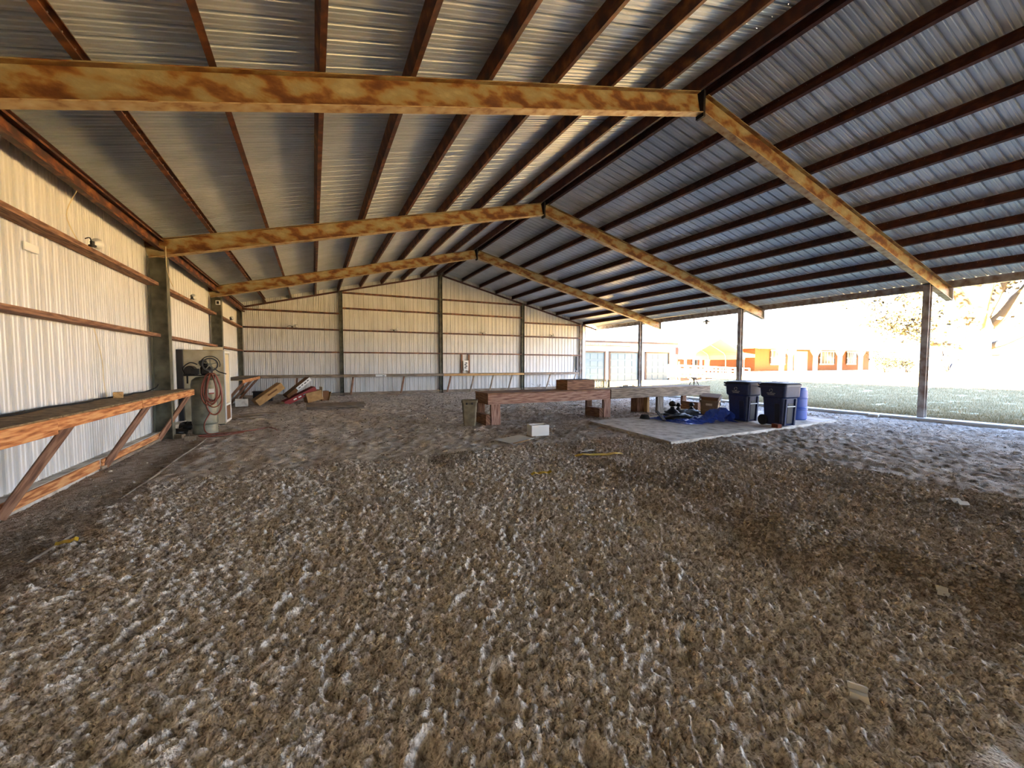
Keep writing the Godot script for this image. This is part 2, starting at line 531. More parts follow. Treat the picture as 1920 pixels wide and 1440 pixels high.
func make_floor() -> void:
	mounds = [[3.95, 2.25, 0.48, 0.17], [3.75, 2.2, 0.3, 0.05], [4.15, 1.75, 0.36, 0.08], [4.3, 1.35, 0.36, 0.09], [4.45, 0.95, 0.4, 0.09], [4.6, 0.5, 0.45, 0.08], [2.15, 6.5, 0.5, 0.09], [2.5, 6.45, 0.4, 0.07], [5.2, 5.2, 0.5, 0.05], [4.4, 5.3, 0.45, 0.05], [3.6, 3.3, 0.35, 0.04]]
	var fr := RandomNumberGenerator.new()
	fr.seed = 5
	for s in [[-0.05, 3.46, 0.2, 1.0], [-0.22, 2.95, 0.3, 1.1], [0.06, 2.25, 0.1, 1.1], [-1.0, 3.1, 0.4, 1.0], [1.35, 2.3, 0.5, 0.9], [0.8, 1.75, 0.3, 1.0], [0.35, 1.55, 0.6, 0.9], [1.6, 3.4, 0.5, 0.9], [-0.7, 2.2, 0.5, 1.0], [0.5, 4.6, 0.4, 0.9], [0.15, 5.4, 0.1, 1.0], [-0.35, 6.1, 0.0, 1.0], [1.9, 1.6, 0.9, 1.0], [2.4, 2.2, 0.8, 1.0], [1.1, 2.9, 0.2, 1.0], [-1.2, 4.4, 0.2, 1.0], [-0.6, 1.5, 0.3, 1.0], [1.0, 1.2, 0.1, 1.0]]:
		var dir := Vector2(sin(s[2]), cos(s[2]))
		stamps.append([s[0] + dir.x * 0.07, s[1] + dir.y * 0.07, -s[2], 0.06, 0.11, 0.042])
		stamps.append([s[0] - dir.x * 0.10, s[1] - dir.y * 0.10, -s[2], 0.047, 0.06, 0.042])
	for k in 900:
		var x := fr.randf_range(-1.9, 6.5)
		var d := fr.randf_range(0.8, 8.0)
		var r := fr.randf_range(0.02, 0.055)
		stamps.append([x, d, fr.randf_range(0, PI), r, r * fr.randf_range(0.55, 1.0), fr.randf_range(0.014, 0.034)])
	var verts := PackedVector3Array()
	var norms := PackedVector3Array()
	var cols := PackedColorArray()
	var idx := PackedInt32Array()
	floor_block(-3.2, 7.5, 0.6, 7.1, 0.018, verts, norms, cols, idx, Rect2(), true)
	floor_block(-3.4, 15.4, -18.0, 22.6, 0.07, verts, norms, cols, idx, Rect2(-3.17, 0.63, 10.64, 6.42), false)
	var arr := []
	arr.resize(Mesh.ARRAY_MAX)
	arr[Mesh.ARRAY_VERTEX] = verts
	arr[Mesh.ARRAY_NORMAL] = norms
	arr[Mesh.ARRAY_COLOR] = cols
	arr[Mesh.ARRAY_INDEX] = idx
	var mesh := ArrayMesh.new()
	mesh.add_surface_from_arrays(Mesh.PRIMITIVE_TRIANGLES, arr)
	var m := textured(ntex(51, 0.055, 6, [[0.0, Color(0.36, 0.32, 0.27)], [0.32, Color(0.72, 0.69, 0.65)], [0.43, Color(0.96, 0.95, 0.94)], [1.0, Color(1, 1, 1)]], 1024), Vector3(0.9, 0.9, 0.9), 0.95, 0.0, true, Color.WHITE, nnorm(52, 0.07, 6, 8.0, 1024), 1.8)
	m.vertex_color_use_as_albedo = true
	M.dirt = m
	var o := put_mesh("floor", mesh, m)
	o.set_meta("kind", "structure")
	# loose clods and pebbles lying on the dirt
	var clod := S()
	ball(clod, Vector3.ZERO, 1.0, 6, 4, 0.28, 3)
	scatter("loose_clods", clod.commit(), M.rock_scatter if M.has("rock_scatter") else scatter_mat(), 26000, 61, "small dry clods and pebbles scattered over the dirt floor", "pebbles")

func scatter_mat() -> StandardMaterial3D:
	var m := mat(Color.WHITE, 0.95)
	m.vertex_color_use_as_albedo = true
	M.rock_scatter = m
	return m

func floor_y(x: float, d: float) -> float:
	if near_grid:
		var i := int(round((x - near_grid.x0) / near_grid.step))
		var j := int(round((d - near_grid.d0) / near_grid.step))
		if i >= 0 and j >= 0 and i < near_grid.nx and j < near_grid.nd:
			return near_grid.H[j * near_grid.nx + i]
	return bump(x, d, pale(x, d))

func ball(st: SurfaceTool, c: Vector3, r: float, seg := 10, rings := 6, rough := 0.0, sd := 1, squash := Vector3.ONE) -> void:
	var n := noise(sd, 0.9, 2)
	var g := func(i: int, k: int) -> Vector3:
		var a := PI * i / rings - PI / 2
		var b := TAU * (k % seg) / seg
		var v := Vector3(cos(a) * cos(b), sin(a), cos(a) * sin(b))
		return c + v * squash * r * (1.0 + rough * 2.0 * n.get_noise_3dv(v * 1.3))
	for i in rings:
		for k in seg:
			var q := [g.call(i, k), g.call(i, k + 1), g.call(i + 1, k + 1), g.call(i + 1, k)]
			var t := [[0, 1, 2], [0, 2, 3]]
			if i == 0: t = [[0, 2, 3]]
			elif i == rings - 1: t = [[0, 1, 2]]
			for f in t:
				var fn: Vector3 = (q[f[1]] - q[f[0]]).cross(q[f[2]] - q[f[0]])
				var oc: Vector3 = q[f[0]] + q[f[1]] + q[f[2]] - c * 3.0
				for j in ([f[0], f[2], f[1]] if fn.dot(oc) > 0 else f):
					var p: Vector3 = q[j]
					st.set_normal(((p - c) / squash / squash).normalized())
					st.set_uv(Vector2(p.x, p.y))
					st.add_vertex(p)

func scatter(called: String, mesh: Mesh, m: Material, count: int, sd: int, label: String, category: String) -> void:
	var fr := RandomNumberGenerator.new()
	fr.seed = sd
	var xf := []
	var cl := []
	while xf.size() < count:
		# more of them close by, where they can be told apart
		var x := fr.randf_range(-2.9, 15.2)
		var d := 0.7 + 21.0 * pow(fr.randf(), 1.9)
		var p := pale(x, d)
		if x < 7.0 and fr.randf() < p * 0.6: continue
		if x > 6.3 and x < 13.1 and d > 5.9 and d < 9.2: continue
		var s := fr.randf_range(0.003, 0.009) * (1.0 if fr.randf() < 0.93 else 2.2)
		if d > 7.0: s *= 1.7
		var b := Basis.from_euler(Vector3(fr.randf() * TAU, fr.randf() * TAU, fr.randf() * TAU)).scaled(Vector3(s, s * fr.randf_range(0.5, 0.9), s))
		xf.append(Transform3D(b, Vector3(x, floor_y(x, d) + s * 0.25, -d)))
		var t := fr.randf()
		cl.append(Color(0.20, 0.15, 0.10).lerp(Color(0.58, 0.50, 0.40), t * t))
	multi(called, mesh, m, xf, cl, label, category)

func multi(called: String, mesh: Mesh, m: Material, xf: Array, cl: Array, label: String, category: String, parent: Node3D = null) -> MultiMeshInstance3D:
	var mm := MultiMesh.new()
	mm.transform_format = MultiMesh.TRANSFORM_3D
	mm.use_colors = true
	mm.mesh = mesh
	mm.instance_count = xf.size()
	for i in xf.size():
		mm.set_instance_transform(i, xf[i])
		mm.set_instance_color(i, cl[i])
	var o := MultiMeshInstance3D.new()
	o.multimesh = mm
	o.material_override = m
	if parent:
		o.name = called
		parent.add_child(o, true)
	else:
		o.name = numbered(called)
		add_child(o)
	tag(o, label, category, "", "stuff")
	return o

func lawn_y(x: float, d: float) -> float:
	var y := 0.6 * smoothstep(19.0, 36.0, x) * (1.0 - 0.9 * smoothstep(21.0, 26.0, d) * (1.0 - smoothstep(30.0, 36.0, x))) - 0.03
	if x < 15.9: y -= 0.12 * (1.0 - smoothstep(15.5, 15.9, x))
	return y + 0.05 * nA.get_noise_2d(x * 0.12, d * 0.12) * smoothstep(16.0, 20.0, x)

func make_lawn() -> void:
	var st := S()
	var xs := []
	var x := -60.0
	while x < 190.0:
		xs.append(x)
		x += 0.5 if x > 14.0 and x < 42.0 else 4.0
	for j in 60:
		var d0 := -70.0 + j * 4.0
		for i in xs.size() - 1:
			var a := P(xs[i], lawn_y(xs[i], d0), d0)
			var b := P(xs[i + 1], lawn_y(xs[i + 1], d0), d0)
			var c := P(xs[i + 1], lawn_y(xs[i + 1], d0 + 4.0), d0 + 4.0)
			var e := P(xs[i], lawn_y(xs[i], d0 + 4.0), d0 + 4.0)
			quad(st, a, b, c, e, Vector3.UP)
	M.lawn = textured(ntex(53, 0.03, 6, [[0.0, Color(0.46, 0.43, 0.29)], [0.45, Color(0.62, 0.57, 0.41)], [1.0, Color(0.76, 0.69, 0.52)]], 512), Vector3(0.35, 0.35, 0.35), 0.95)
	var o := obj("lawn", st, M.lawn)
	o.set_meta("kind", "structure")
	# short grass on the part of the lawn that lies close to the barn
	var g := S()
	var gr := RandomNumberGenerator.new()
	gr.seed = 9
	for k in 7:
		var a := gr.randf() * TAU
		var off := Vector3(gr.randf_range(-0.05, 0.05), 0, gr.randf_range(-0.05, 0.05))
		var tip := off + Vector3(cos(a) * 0.03, gr.randf_range(0.04, 0.09), sin(a) * 0.03)
		var w := Vector3(-sin(a), 0, cos(a)) * 0.006
		tri(g, off - w, off + w, tip, Vector3(cos(a), 0.4, sin(a)))
	var xf := []
	var cl := []
	while xf.size() < 150000:
		var gx := 15.9 + 22.0 * pow(gr.randf(), 1.4)
		var gd := gr.randf_range(-2.0, 28.0)
		if nZ.get_noise_2d(gx * 0.8, gd * 0.8) < -0.35: continue
		xf.append(Transform3D(Basis(Vector3.UP, gr.randf() * TAU).scaled(Vector3.ONE * gr.randf_range(0.6, 1.3)), P(gx, lawn_y(gx, gd), gd)))
		cl.append(Color(0.17, 0.14, 0.06).lerp(Color(0.46, 0.35, 0.19), gr.randf()))
	var gm := mat(Color.WHITE, 0.9)
	gm.vertex_color_use_as_albedo = true
	gm.cull_mode = BaseMaterial3D.CULL_DISABLED
	multi("lawn_grass", g.commit(), gm, xf, cl, "short dry grass growing beyond the open side of the barn", "grass")
	# grade beam under the open side
	st = S()
	box(st, P(15.5, 0.0, 2.55), Vector3(0.42, 0.15, 39.2), Basis.IDENTITY, 0.015)
	o = obj("trim_1", st, mat(Color(0.84, 0.83, 0.80), 0.9))
	o.set_meta("kind", "structure")

# ---------------------------------------------------------------- shell
func sheet_profile() -> PackedVector2Array:
	# ribbed sheet 0.914 wide: x across, y outwards
	var p := PackedVector2Array([Vector2(-0.034, 0.001)])
	for k in 5:
		var w := 0.2286 * k
		var n := 0.002 if k == 0 else 0.0
		p.append_array([Vector2(w - 0.026, n), Vector2(w - 0.014, 0.034 + n), Vector2(w + 0.014, 0.034 + n), Vector2(w + 0.026, n)])
		if k < 4:
			for q in [0.076, 0.152]:
				p.append_array([Vector2(w + q - 0.016, 0), Vector2(w + q - 0.006, 0.009), Vector2(w + q + 0.006, 0.009), Vector2(w + q + 0.016, 0)])
	p.append(Vector2(0.914 + 0.036, -0.001))
	return p

func sheet(o: Vector3, wv: Vector3, hv: Vector3, out: Vector3, top: Callable) -> ArrayMesh:
	var st := S()
	var p := sheet_profile()
	for i in p.size() - 1:
		var a := o + wv * p[i].x + out * p[i].y
		var b := o + wv * p[i + 1].x + out * p[i + 1].y
		var ta: float = top.call(p[i].x)
		var tb: float = top.call(p[i + 1].x)
		quad(st, a, b, b + hv * tb, a + hv * ta, -out, Vector2(p[i].x, 0), Vector2(p[i + 1].x, 0), Vector2(p[i + 1].x, tb), Vector2(p[i].x, ta))
	return st.commit()

func deck_y(x: float) -> float:
	return YR + RD + PH + 0.006 - SL * absf(x - RX)

func make_walls() -> void:
	var wall := structure("wall_left")
	var m := sheet(Vector3.ZERO, Vector3(0, 0, -1), Vector3.UP, Vector3(-1, 0, 0), func(_w): return deck_y(XW) + 0.02)
	var d := 7.27 - 0.914 * 27
	while d < DW + 0.2:
		var o := put_mesh("panel", m, M.sheet, wall)
		o.position = P(XW, 0.0, d)
		o.cast_shadow = GeometryInstance3D.SHADOW_CASTING_SETTING_DOUBLE_SIDED
		d += 0.914
	wall = structure("wall_back")
	var x := XW - 0.1
	while x < XP + 0.1:
		var x0 := x
		var mm := sheet(Vector3.ZERO, Vector3(1, 0, 0), Vector3.UP, Vector3(0, 0, -1), func(w): return deck_y(x0 + w) + 0.02)
		var o := put_mesh("panel", mm, M.sheet, wall)
		o.position = P(x0, 0.0, DW)
		x += 0.914
	# unseen front gable wall added to cut front light, doorway sized to let some in
	wall = structure("wall_front_added")
	x = XW - 0.1
	while x < XP + 0.1:
		var x0 := x
		var y0 := 3.4 if x > 3.0 and x < 8.6 else 0.0
		var mm := sheet(Vector3.ZERO, Vector3(1, 0, 0), Vector3.UP, Vector3(0, 0, 1), func(w): return deck_y(x0 + w) + 0.02 - y0)
		var o := put_mesh("panel", mm, M.sheet, wall)
		o.position = P(x0, y0, DF)
		x += 0.914
	# low concrete curb with a dusty timber sill under the left wall
	var st := S()
	box(st, P(XW + 0.03, 0.06, 2.55), Vector3(0.22, 0.22, 39.2), Basis.IDENTITY, 0.01)
	var c := obj("baseboard_left", st, M.concrete)
	c.set_meta("kind", "structure")
	st = S()
	box(st, P(6.3, 0.05, DW - 0.06), Vector3(18.8, 0.2, 0.16), Basis.IDENTITY, 0.01)
	c = obj("baseboard_back", st, M.wood_grey)
	c.set_meta("kind", "structure")

func make_roof() -> void:
	var roof := structure("ceiling")
	for side in [-1, 1]:
		var xe: float = XW - 0.12 if side < 0 else XE + 0.06
		var run := Vector3(xe - RX, deck_y(xe) - deck_y(RX), 0)
		var out := Vector3(-run.y, run.x, 0).normalized()
		if out.y < 0: out = -out
		var len := run.length()
		var m := sheet(Vector3.ZERO, Vector3(0, 0, -1), run.normalized(), out, func(_w): return len)
		var d := 7.55 - 0.914 * 27
		while d < DW + 0.1:
			var o := put_mesh("panel", m, M.sheet_roof, roof)
			o.position = P(RX, deck_y(RX), d)
			o.cast_shadow = GeometryInstance3D.SHADOW_CASTING_SETTING_DOUBLE_SIDED
			d += 0.914
		var st := S()
		var a := P(RX, deck_y(RX) + 0.03, DF - 0.3)
		beam(st, a + run.normalized() * 0.15, a + run.normalized() * 0.15 + Vector3(0, 0, DF - 0.3 - DW - 0.3), 0.32, 0.01, out, 0.002)
		obj("ridge_cap", st, M.galv, roof)
	# purlins
	var names := ["first", "second", "third", "fourth", "fifth", "sixth", "seventh", "eighth", "ninth", "tenth"]
	for side in [-1, 1]:
		var n := 8 if side < 0 else 9
		var up := Vector3(SL * side, 1, 0).normalized()
		for k in n:
			var x: float = (5.29 if side < 0 else 7.58) + side * 1.031 * k
			var y := YR + RD - SL * absf(x - RX)
			var st := S()
			extrude(st, c_section(0.065, PH, 0.006, 0.02), P(x, y, DF - 0.3), P(x, y, DW + 0.05), up, side > 0)
			var where := "left" if side < 0 else "right"
			var o := thing("purlin", "%s roof purlin down from the ridge on the %s slope" % [names[k], where], "purlin", Vector3.ZERO, 0.0, "purlins under the roof")
			obj("channel", st, M.red_iron if side < 0 else M.red_iron_dark, o)
			# the screw tips that come through beside it
			st = S()
			var dd := 3.6
			while dd < 14.0:
				for r in 4:
					var q: Vector3 = P(x, y, dd + 0.2286 * r) + up * (PH - 0.016) + Vector3(-side * 0.0 - 0.012 * side, 0, 0)
					tube(st, PackedVector3Array([q, q + up * 0.016]), 0.004, 4)
				dd += 0.914
			var sc := obj("screw_tips", st, M.galv, o)
			tag(sc, "row of bright screw tips", "", "", "stuff")
	for side in [-1, 1]:
		var x: float = RX + side * 0.17
		var y := YR + RD - SL * absf(x - RX)
		var st := S()
		extrude(st, c_section(0.065, PH, 0.006, 0.02), P(x, y, DF - 0.3), P(x, y, DW + 0.05), Vector3(SL * side, 1, 0).normalized(), side > 0)
		var o := thing("ridge_purlin", "rusty ridge purlin on the %s side of the roof peak" % ("left" if side < 0 else "right"), "purlin", Vector3.ZERO, 0.0, "purlins under the roof")
		obj("channel", st, M.red_iron_dark, o)
	# eave struts
	var st := S()
	extrude(st, c_section(0.09, 0.22, 0.006, 0.03), P(-2.83, 3.93, DF), P(-2.83, 3.93, DW), Vector3.UP, false)
	var e := thing("eave_strut", "orange rusty eave strut along the top of the left wall", "eave strut")
	obj("channel", st, M.red_iron, e)
	st = S()
	beam(st, P(-2.9, 4.175, DF), P(-2.9, 4.175, DW), 0.3, 0.012, Vector3(-SL, 1, 0).normalized(), 0.002)
	obj("top_flange", st, M.red_iron_dark, e)
	st = S()
	var ye := YR + RD - SL * absf(XE - RX)
	extrude(st, c_section(0.09, 0.22, 0.006, 0.03), P(XE - 0.03, ye - 0.02, DF - 0.3), P(XE - 0.03, ye - 0.02, DW + 0.05), Vector3.UP, true)
	e = thing("eave_strut", "grey-brown eave strut along the open right edge of the roof", "eave strut")
	obj("channel", st, M.post, e)
	# rake angles where the roof meets the far wall
	for side in [-1, 1]:
		var xa: float = XW if side < 0 else XE
		st = S()
		beam(st, P(RX, YR + RD - 0.02, DW - 0.08), P(xa, YR + RD - 0.02 - SL * absf(xa - RX), DW - 0.08), 0.1, 0.07)
		e = thing("rake_angle", "dark rusty angle under the roof along the %s half of the far wall top" % ("left" if side < 0 else "right"), "beam")
		obj("angle", st, M.red_iron_dark, e)

func make_frames() -> void:
	var which := ["nearest", "middle", "farthest"]
	for f in 3:
		var d: float = FRAMES[f]
		var t := thing("steel_frame", "%s of the rusty yellow-brown steel roof frames" % which[f], "steel frame", P(RX, 0, d), 0.0, "steel frames across the barn")
		for side in [-1, 1]:
			var xe: float = -3.0 - RX if side < 0 else XE - RX
			var a := Vector3(side * 0.012, YR, 0)
			var b := Vector3(xe, YR - SL * absf(xe), 0)
			var up := Vector3(SL * side, 1, 0).normalized()
			var h := RD * up.y
			var r := Node3D.new()
			r.name = "rafter"
			t.add_child(r, true)
			var st := S()
			beam(st, a + up * h * 0.5, b + up * h * 0.5, 0.009, h - 0.02, up, 0.001)
			obj("web", st, M.rafter, r)
			for tp in 2:
				st = S()
				var off := up * (h - 0.007 if tp else 0.007)
				beam(st, a + off, b + off, 0.16, 0.014, up, 0.002)
				obj("flange", st, M.rafter_flange if tp == 0 else M.rafter, r)
			st = S()
			box(st, Vector3(side * 0.013, YR + RD * 0.5 - 0.02, 0), Vector3(0.022, RD + 0.1, 0.17))
			obj("ridge_plate", st, M.bolt_plate, r)
			if side > 0:
				st = S()
				box(st, b + Vector3(0.005, h * 0.5 + 0.002, 0), Vector3(0.012, h + 0.03, 0.165))
				var cap := obj("end_plate", st, M.galv, r)
				cap.set_meta("label", "pale end plate")
		# column against the left wall
		var st := S()
		var yc := YR - SL * absf(-2.85 - RX)
		extrude(st, i_section(0.2, 0.30, 0.014, 0.009), Vector3(-2.85 - RX, -0.05, 0), Vector3(-2.85 - RX, yc, 0), Vector3.RIGHT)
		obj("column", st, M.column, t)
		# slim post on the open side
		st = S()
		var yp := YR - SL * absf(XP - RX)
		extrude(st, i_section(0.15, 0.16, 0.012, 0.009), Vector3(XP - RX, -0.02, 0), Vector3(XP - RX, yp - 0.01, 0), Vector3.RIGHT)
		obj("post", st, M.post, t)
		st = S()
		box(st, Vector3(XP - RX, yp - 0.012, 0), Vector3(0.26, 0.016, 0.17), Basis(Vector3.BACK, -atan(SL)))
		obj("cap_plate", st, M.bolt_plate, t)
	# posts of the far wall
	var px := [-2.93, 1.27, 6.32, 11.36, 15.6]
	var pn := ["left corner post of the far wall, dark green-grey steel", "far wall post between the left corner and the ridge post", "tall far wall post under the roof ridge", "far wall post between the ridge post and the right corner", "pale steel post at the open right corner of the far wall"]
	for k in 5:
		var x: float = px[k]
		var st := S()
		extrude(st, i_section(0.15, 0.17, 0.012, 0.009), P(x, -0.02, DW - 0.13), P(x, YR + RD - 0.03 - SL * absf(x - RX), DW - 0.13), Vector3.RIGHT)
		var o := thing("wall_post", pn[k], "post", Vector3.ZERO, 0.0, "posts of the far wall")
		obj("upright", st, M.column if k < 4 else M.post, o)
		for y in [0.02]:
			st = S()
			box(st, P(x, y, DW - 0.13), Vector3(0.24, 0.02, 0.24))
			obj("base_plate", st, M.bolt_plate, o)

func make_girts() -> void:
	var sec := PackedVector2Array([Vector2(0, 0), Vector2(0.2, 0), Vector2(0.2, 0.065), Vector2(0.193, 0.065), Vector2(0.193, 0.008), Vector2(0.006, 0.008), Vector2(0.006, 0.065), Vector2(0, 0.065)])
	var bays := [[5.46, 10.85, "nearest bay"], [11.05, 16.47, "middle bay"], [16.68, 21.95, "farthest bay"]]
	for b in bays:
		for r in 2:
			var y: float = [2.15, 3.2][r]
			var st := S()
			extrude(st, sec, P(XW + 0.02, y, b[0]), P(XW + 0.02, y, b[1]), Vector3.UP)
			var o := thing("girt", "%s brown girt on the left wall, %s" % ["lower" if r == 0 else "upper", b[2]], "girt", Vector3.ZERO, 0.0, "girts of the left wall")
			obj("channel", st, M.wood_brown, o)
	var fb := [[-2.82, 1.19, [2.12, 3.22, 4.02], "left corner bay"], [1.36, 6.23, [2.12, 3.22, 4.3, 5.06], "bay left of the ridge post"], [6.41, 11.27, [2.12, 3.22, 4.3, 5.06], "bay right of the ridge post"], [11.45, 15.5, [2.1, 3.2, 4.02], "open corner bay"]]
	var rank := ["lowest", "second lowest", "third lowest", "highest"]
	for b in fb:
		var ys: Array = b[2]
		for r in ys.size():
			var st := S()
			extrude(st, sec, P(b[0], ys[r], DW - 0.02), P(b[1], ys[r], DW - 0.02), Vector3.UP)
			var o := thing("girt", "%s rust-red girt in the %s of the far wall" % [rank[3] if r == ys.size() - 1 else rank[r], b[3]], "girt", Vector3.ZERO, 0.0, "girts of the far wall")
			obj("channel", st, M.red_iron, o)

# ---------------------------------------------------------------- benches
func part_box(called: String, parent: Node3D, c: Vector3, s: Vector3, m: Material, b := Basis.IDENTITY, bev := 0.004) -> MeshInstance3D:
	var st := S()
	box(st, c, s, b, bev)
	return obj(called, st, m, parent)

func part_beam(called: String, parent: Node3D, a: Vector3, b: Vector3, w: float, t: float, m: Material, up := Vector3.UP) -> MeshInstance3D:
	var st := S()
	beam(st, a, b, w, t, up)
	return obj(called, st, m, parent)

func make_benches() -> void:
	var t := thing("workbench", "long dusty workbench with orange fascia bracketed to the left wall", "workbench", P(-2.7, 0, 7))
	var o := P(-2.7, 0, 7)
	part_box("top_board", t, P(-2.73, 1.035, 4.4) - o, Vector3(0.62, 0.022, 3.2), M.dusty_top)
	part_box("top_board", t, P(-2.73, 1.035, 7.23) - o, Vector3(0.62, 0.022, 2.42), M.dusty_top)
	part_box("top_board", t, P(-2.73, 1.035, 9.635) - o, Vector3(0.62, 0.022, 2.37), M.dusty_top)
	part_box("top_board", t, P(-2.555, 1.035, 11.06) - o, Vector3(0.27, 0.022, 0.47), M.dusty_top)
	part_box("fascia", t, P(-2.415, 0.95, 4.3) - o, Vector3(0.04, 0.165, 3.1), M.wood_orange)
	part_box("fascia", t, P(-2.42, 0.965, 7.03) - o, Vector3(0.04, 0.125, 2.34), M.wood_orange)
	part_box("fascia", t, P(-2.42, 0.965, 9.76) - o, Vector3(0.04, 0.125, 3.08), M.wood_orange)
	part_box("ledger", t, P(-2.99, 0.97, 6.9) - o, Vector3(0.05, 0.09, 7.7), M.wood_brown)
	for b in [[5.93, 6.28], [8.25, 8.72], [10.66, 11.18]]:
		part_beam("brace", t, P(-2.90, 0.02, b[0]) - o, P(-2.46, 0.95, b[1]) - o, 0.04, 0.09, M.wood_brown)
	# timber sill in front of the curb
	var s := thing("sill_timber", "orange-brown timber sill lying along the foot of the left wall", "timber", P(-2.92, 0, 7))
	o = P(-2.92, 0, 7)
	part_box("board", s, P(-2.915, 0.10, 5.6) - o, Vector3(0.05, 0.13, 5.0), M.wood_orange)
	part_box("board", s, P(-2.912, 0.10, 9.55) - o, Vector3(0.05, 0.12, 2.75), M.wood_orange)
	part_box("board", s, P(-2.90, 0.035, 9.4) - o, Vector3(0.07, 0.05, 2.6), M.wood_grey)
	# bench along the far wall
	var yb := 1.06
	t = thing("workbench", "weathered workbench running along the whole far wall", "workbench", P(6, 0, 21.8))
	o = P(6, 0, 21.8)
	var x := -2.9
	for L in [4.2, 5.0, 4.9, 3.9]:
		part_box("top_board", t, P(x + L / 2, yb - 0.012, 21.66) - o, Vector3(L - 0.01, 0.024, 0.44), M.dusty_top)
		part_box("fascia", t, P(x + L / 2, yb - 0.075, 21.44) - o, Vector3(L - 0.02, 0.11, 0.04), M.wood_grey if L > 4.95 or L < 4.5 else M.wood_pale)
		x += L
	for bx in [-0.69, 1.75, 4.21, 6.72, 8.06, 9.24, 10.43, 13.02, 14.9]:
		part_beam("brace", t, P(bx - 0.1, 0.05, 21.84) - o, P(bx, yb - 0.1, 21.5) - o, 0.09, 0.04, M.wood_grey if bx > 7 else M.wood_brown)
	t = thing("workbench", "short workbench on the left wall near the far corner, behind the cabinet", "workbench", P(-2.7, 0, 19))
	o = P(-2.7, 0, 19)
	part_box("top_board", t, P(-2.6, 1.035, 19.0) - o, Vector3(0.8, 0.024, 4.9), M.dusty_top)
	part_box("fascia", t, P(-2.18, 0.98, 19.0) - o, Vector3(0.04, 0.11, 4.9), M.wood_orange)
	for d in [17.0, 18.9, 21.0]:
		part_beam("brace", t, P(-2.92, 0.05, d) - o, P(-2.22, 0.94, d + 0.1) - o, 0.04, 0.09, M.wood_brown)
	# odds and ends on the near bench
	t = thing("wooden_block", "small pale wooden block on the near workbench top", "block", P(-2.86, 1.046, 8.75), 0.3)
	part_box("block", t, Vector3(0, 0.045, 0), Vector3(0.12, 0.09, 0.2), M.wood_pale)
	var st := S()
	var pts := []
	for k in 14:
		pts.append(P(-2.93 + 0.05 * sin(k * 1.7), 1.058 + (0.05 if k > 11 else 0.0) * (k - 11) , 6.0 + k * 0.38))
	tube(st, spline(pts, 4), 0.011, 6)
	var c := thing("cable", "dark cable lying along the back of the near workbench", "cable")
	obj("cord", st, M.rubber, c)
	st = S()
	tube(st, spline([P(-2.98, 2.14, 8.38), P(-2.97, 1.7, 8.55), P(-2.98, 1.3, 8.62), P(-2.93, 1.07, 8.55)], 6), 0.006, 5)
	c = thing("wire", "thin pale wire hanging from the lower girt to the near workbench", "wire")
	obj("cord", st, M.cream, c)
	st = S()
	tube(st, spline([P(-2.82, 3.94, 7.65), P(-2.95, 3.6, 7.68), P(-2.88, 3.27, 7.78)], 6), 0.006, 5)
	c = thing("wire", "thin wire dropping from the eave strut to the lampholder", "wire")
	obj("cord", st, M.cream, c)
	st = S()
	tube(st, spline([P(-2.68, 4.0, 10.80), P(-2.68, 3.6, 10.80), P(-2.64, 3.35, 10.82), P(-2.60, 3.2, 10.86)], 6), 0.007, 5)
	c = thing("wire", "pale wire hanging down the nearest steel column", "wire")
	obj("cord", st, M.cream, c)
	# white plate painted in for daylight through a hole in the sheeting
	t = thing("hole_light_plate", "small white plate standing in for daylight through a hole in the left wall", "plate", P(-3.03, 2.99, 7.02))
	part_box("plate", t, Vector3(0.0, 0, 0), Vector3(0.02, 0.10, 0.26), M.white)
	# lampholders
	var lamps := [[P(-2.80, 3.265, 7.95), PI / 2, "white bulb in a lampholder on the upper left girt, nearest bay"], [P(-2.80, 3.265, 13.3), PI / 2, "bulb in a lampholder on the left girt behind the nearest column"], [P(-2.80, 3.265, 18.9), PI / 2, "bulb in a lampholder on the left girt in the farthest bay"],
		[P(-0.85, 3.285, DW - 0.2), 0.0, "bulb on the far wall girt in the left corner bay"], [P(3.8, 3.285, DW - 0.2), 0.0, "bulb on the far wall girt left of the ridge post"], [P(8.75, 3.285, DW - 0.2), 0.0, "bulb on the far wall girt right of the ridge post"], [P(13.35, 3.285, DW - 0.2), 0.0, "bulb on the far wall girt by the open corner"]]
	for l in lamps:
		t = thing("lampholder", l[2], "lamp", l[0], l[1], "bulbs on the girts")
		st = S()
		lathe(st, PackedVector2Array([Vector2(0, 0), Vector2(0.045, 0), Vector2(0.045, 0.02), Vector2(0.026, 0.03), Vector2(0.026, 0.075), Vector2(0, 0.08)]), 14)
		obj("socket", st, M.black, t)
		st = S()
		lathe(st, PackedVector2Array([Vector2(0.02, -0.05), Vector2(0.03, -0.02), Vector2(0.06, 0.04), Vector2(0.078, 0.09), Vector2(0.055, 0.14), Vector2(0.0, 0.155)]), 14, Transform3D(Basis(Vector3.BACK, -PI / 2 + 0.25), Vector3(0.07, 0.06, 0.0)))
		obj("bulb", st, M.glass_bulb, t)
		st = S()
		tube(st, spline([Vector3(-0.02, 0.06, 0), Vector3(-0.10, 0.10, 0.01), Vector3(-0.2, 0.06, 0.0)], 4), 0.008, 5)
		obj("cord", st, M.rubber, t)
	t = thing("junction_box", "small white box on the second steel column", "junction box", P(-2.78, 3.6, 16.44))
	part_box("box", t, Vector3.ZERO, Vector3(0.12, 0.14, 0.06), M.white)
	part_box("cover", t, Vector3(0, 0, 0.032), Vector3(0.07, 0.09, 0.01), M.print_dark)
	# breaker panel between two studs on the far wall
	t = thing("breaker_panel", "white breaker panel between two dark boards on the far wall", "breaker panel", P(7.75, 1.06, DW - 0.08))
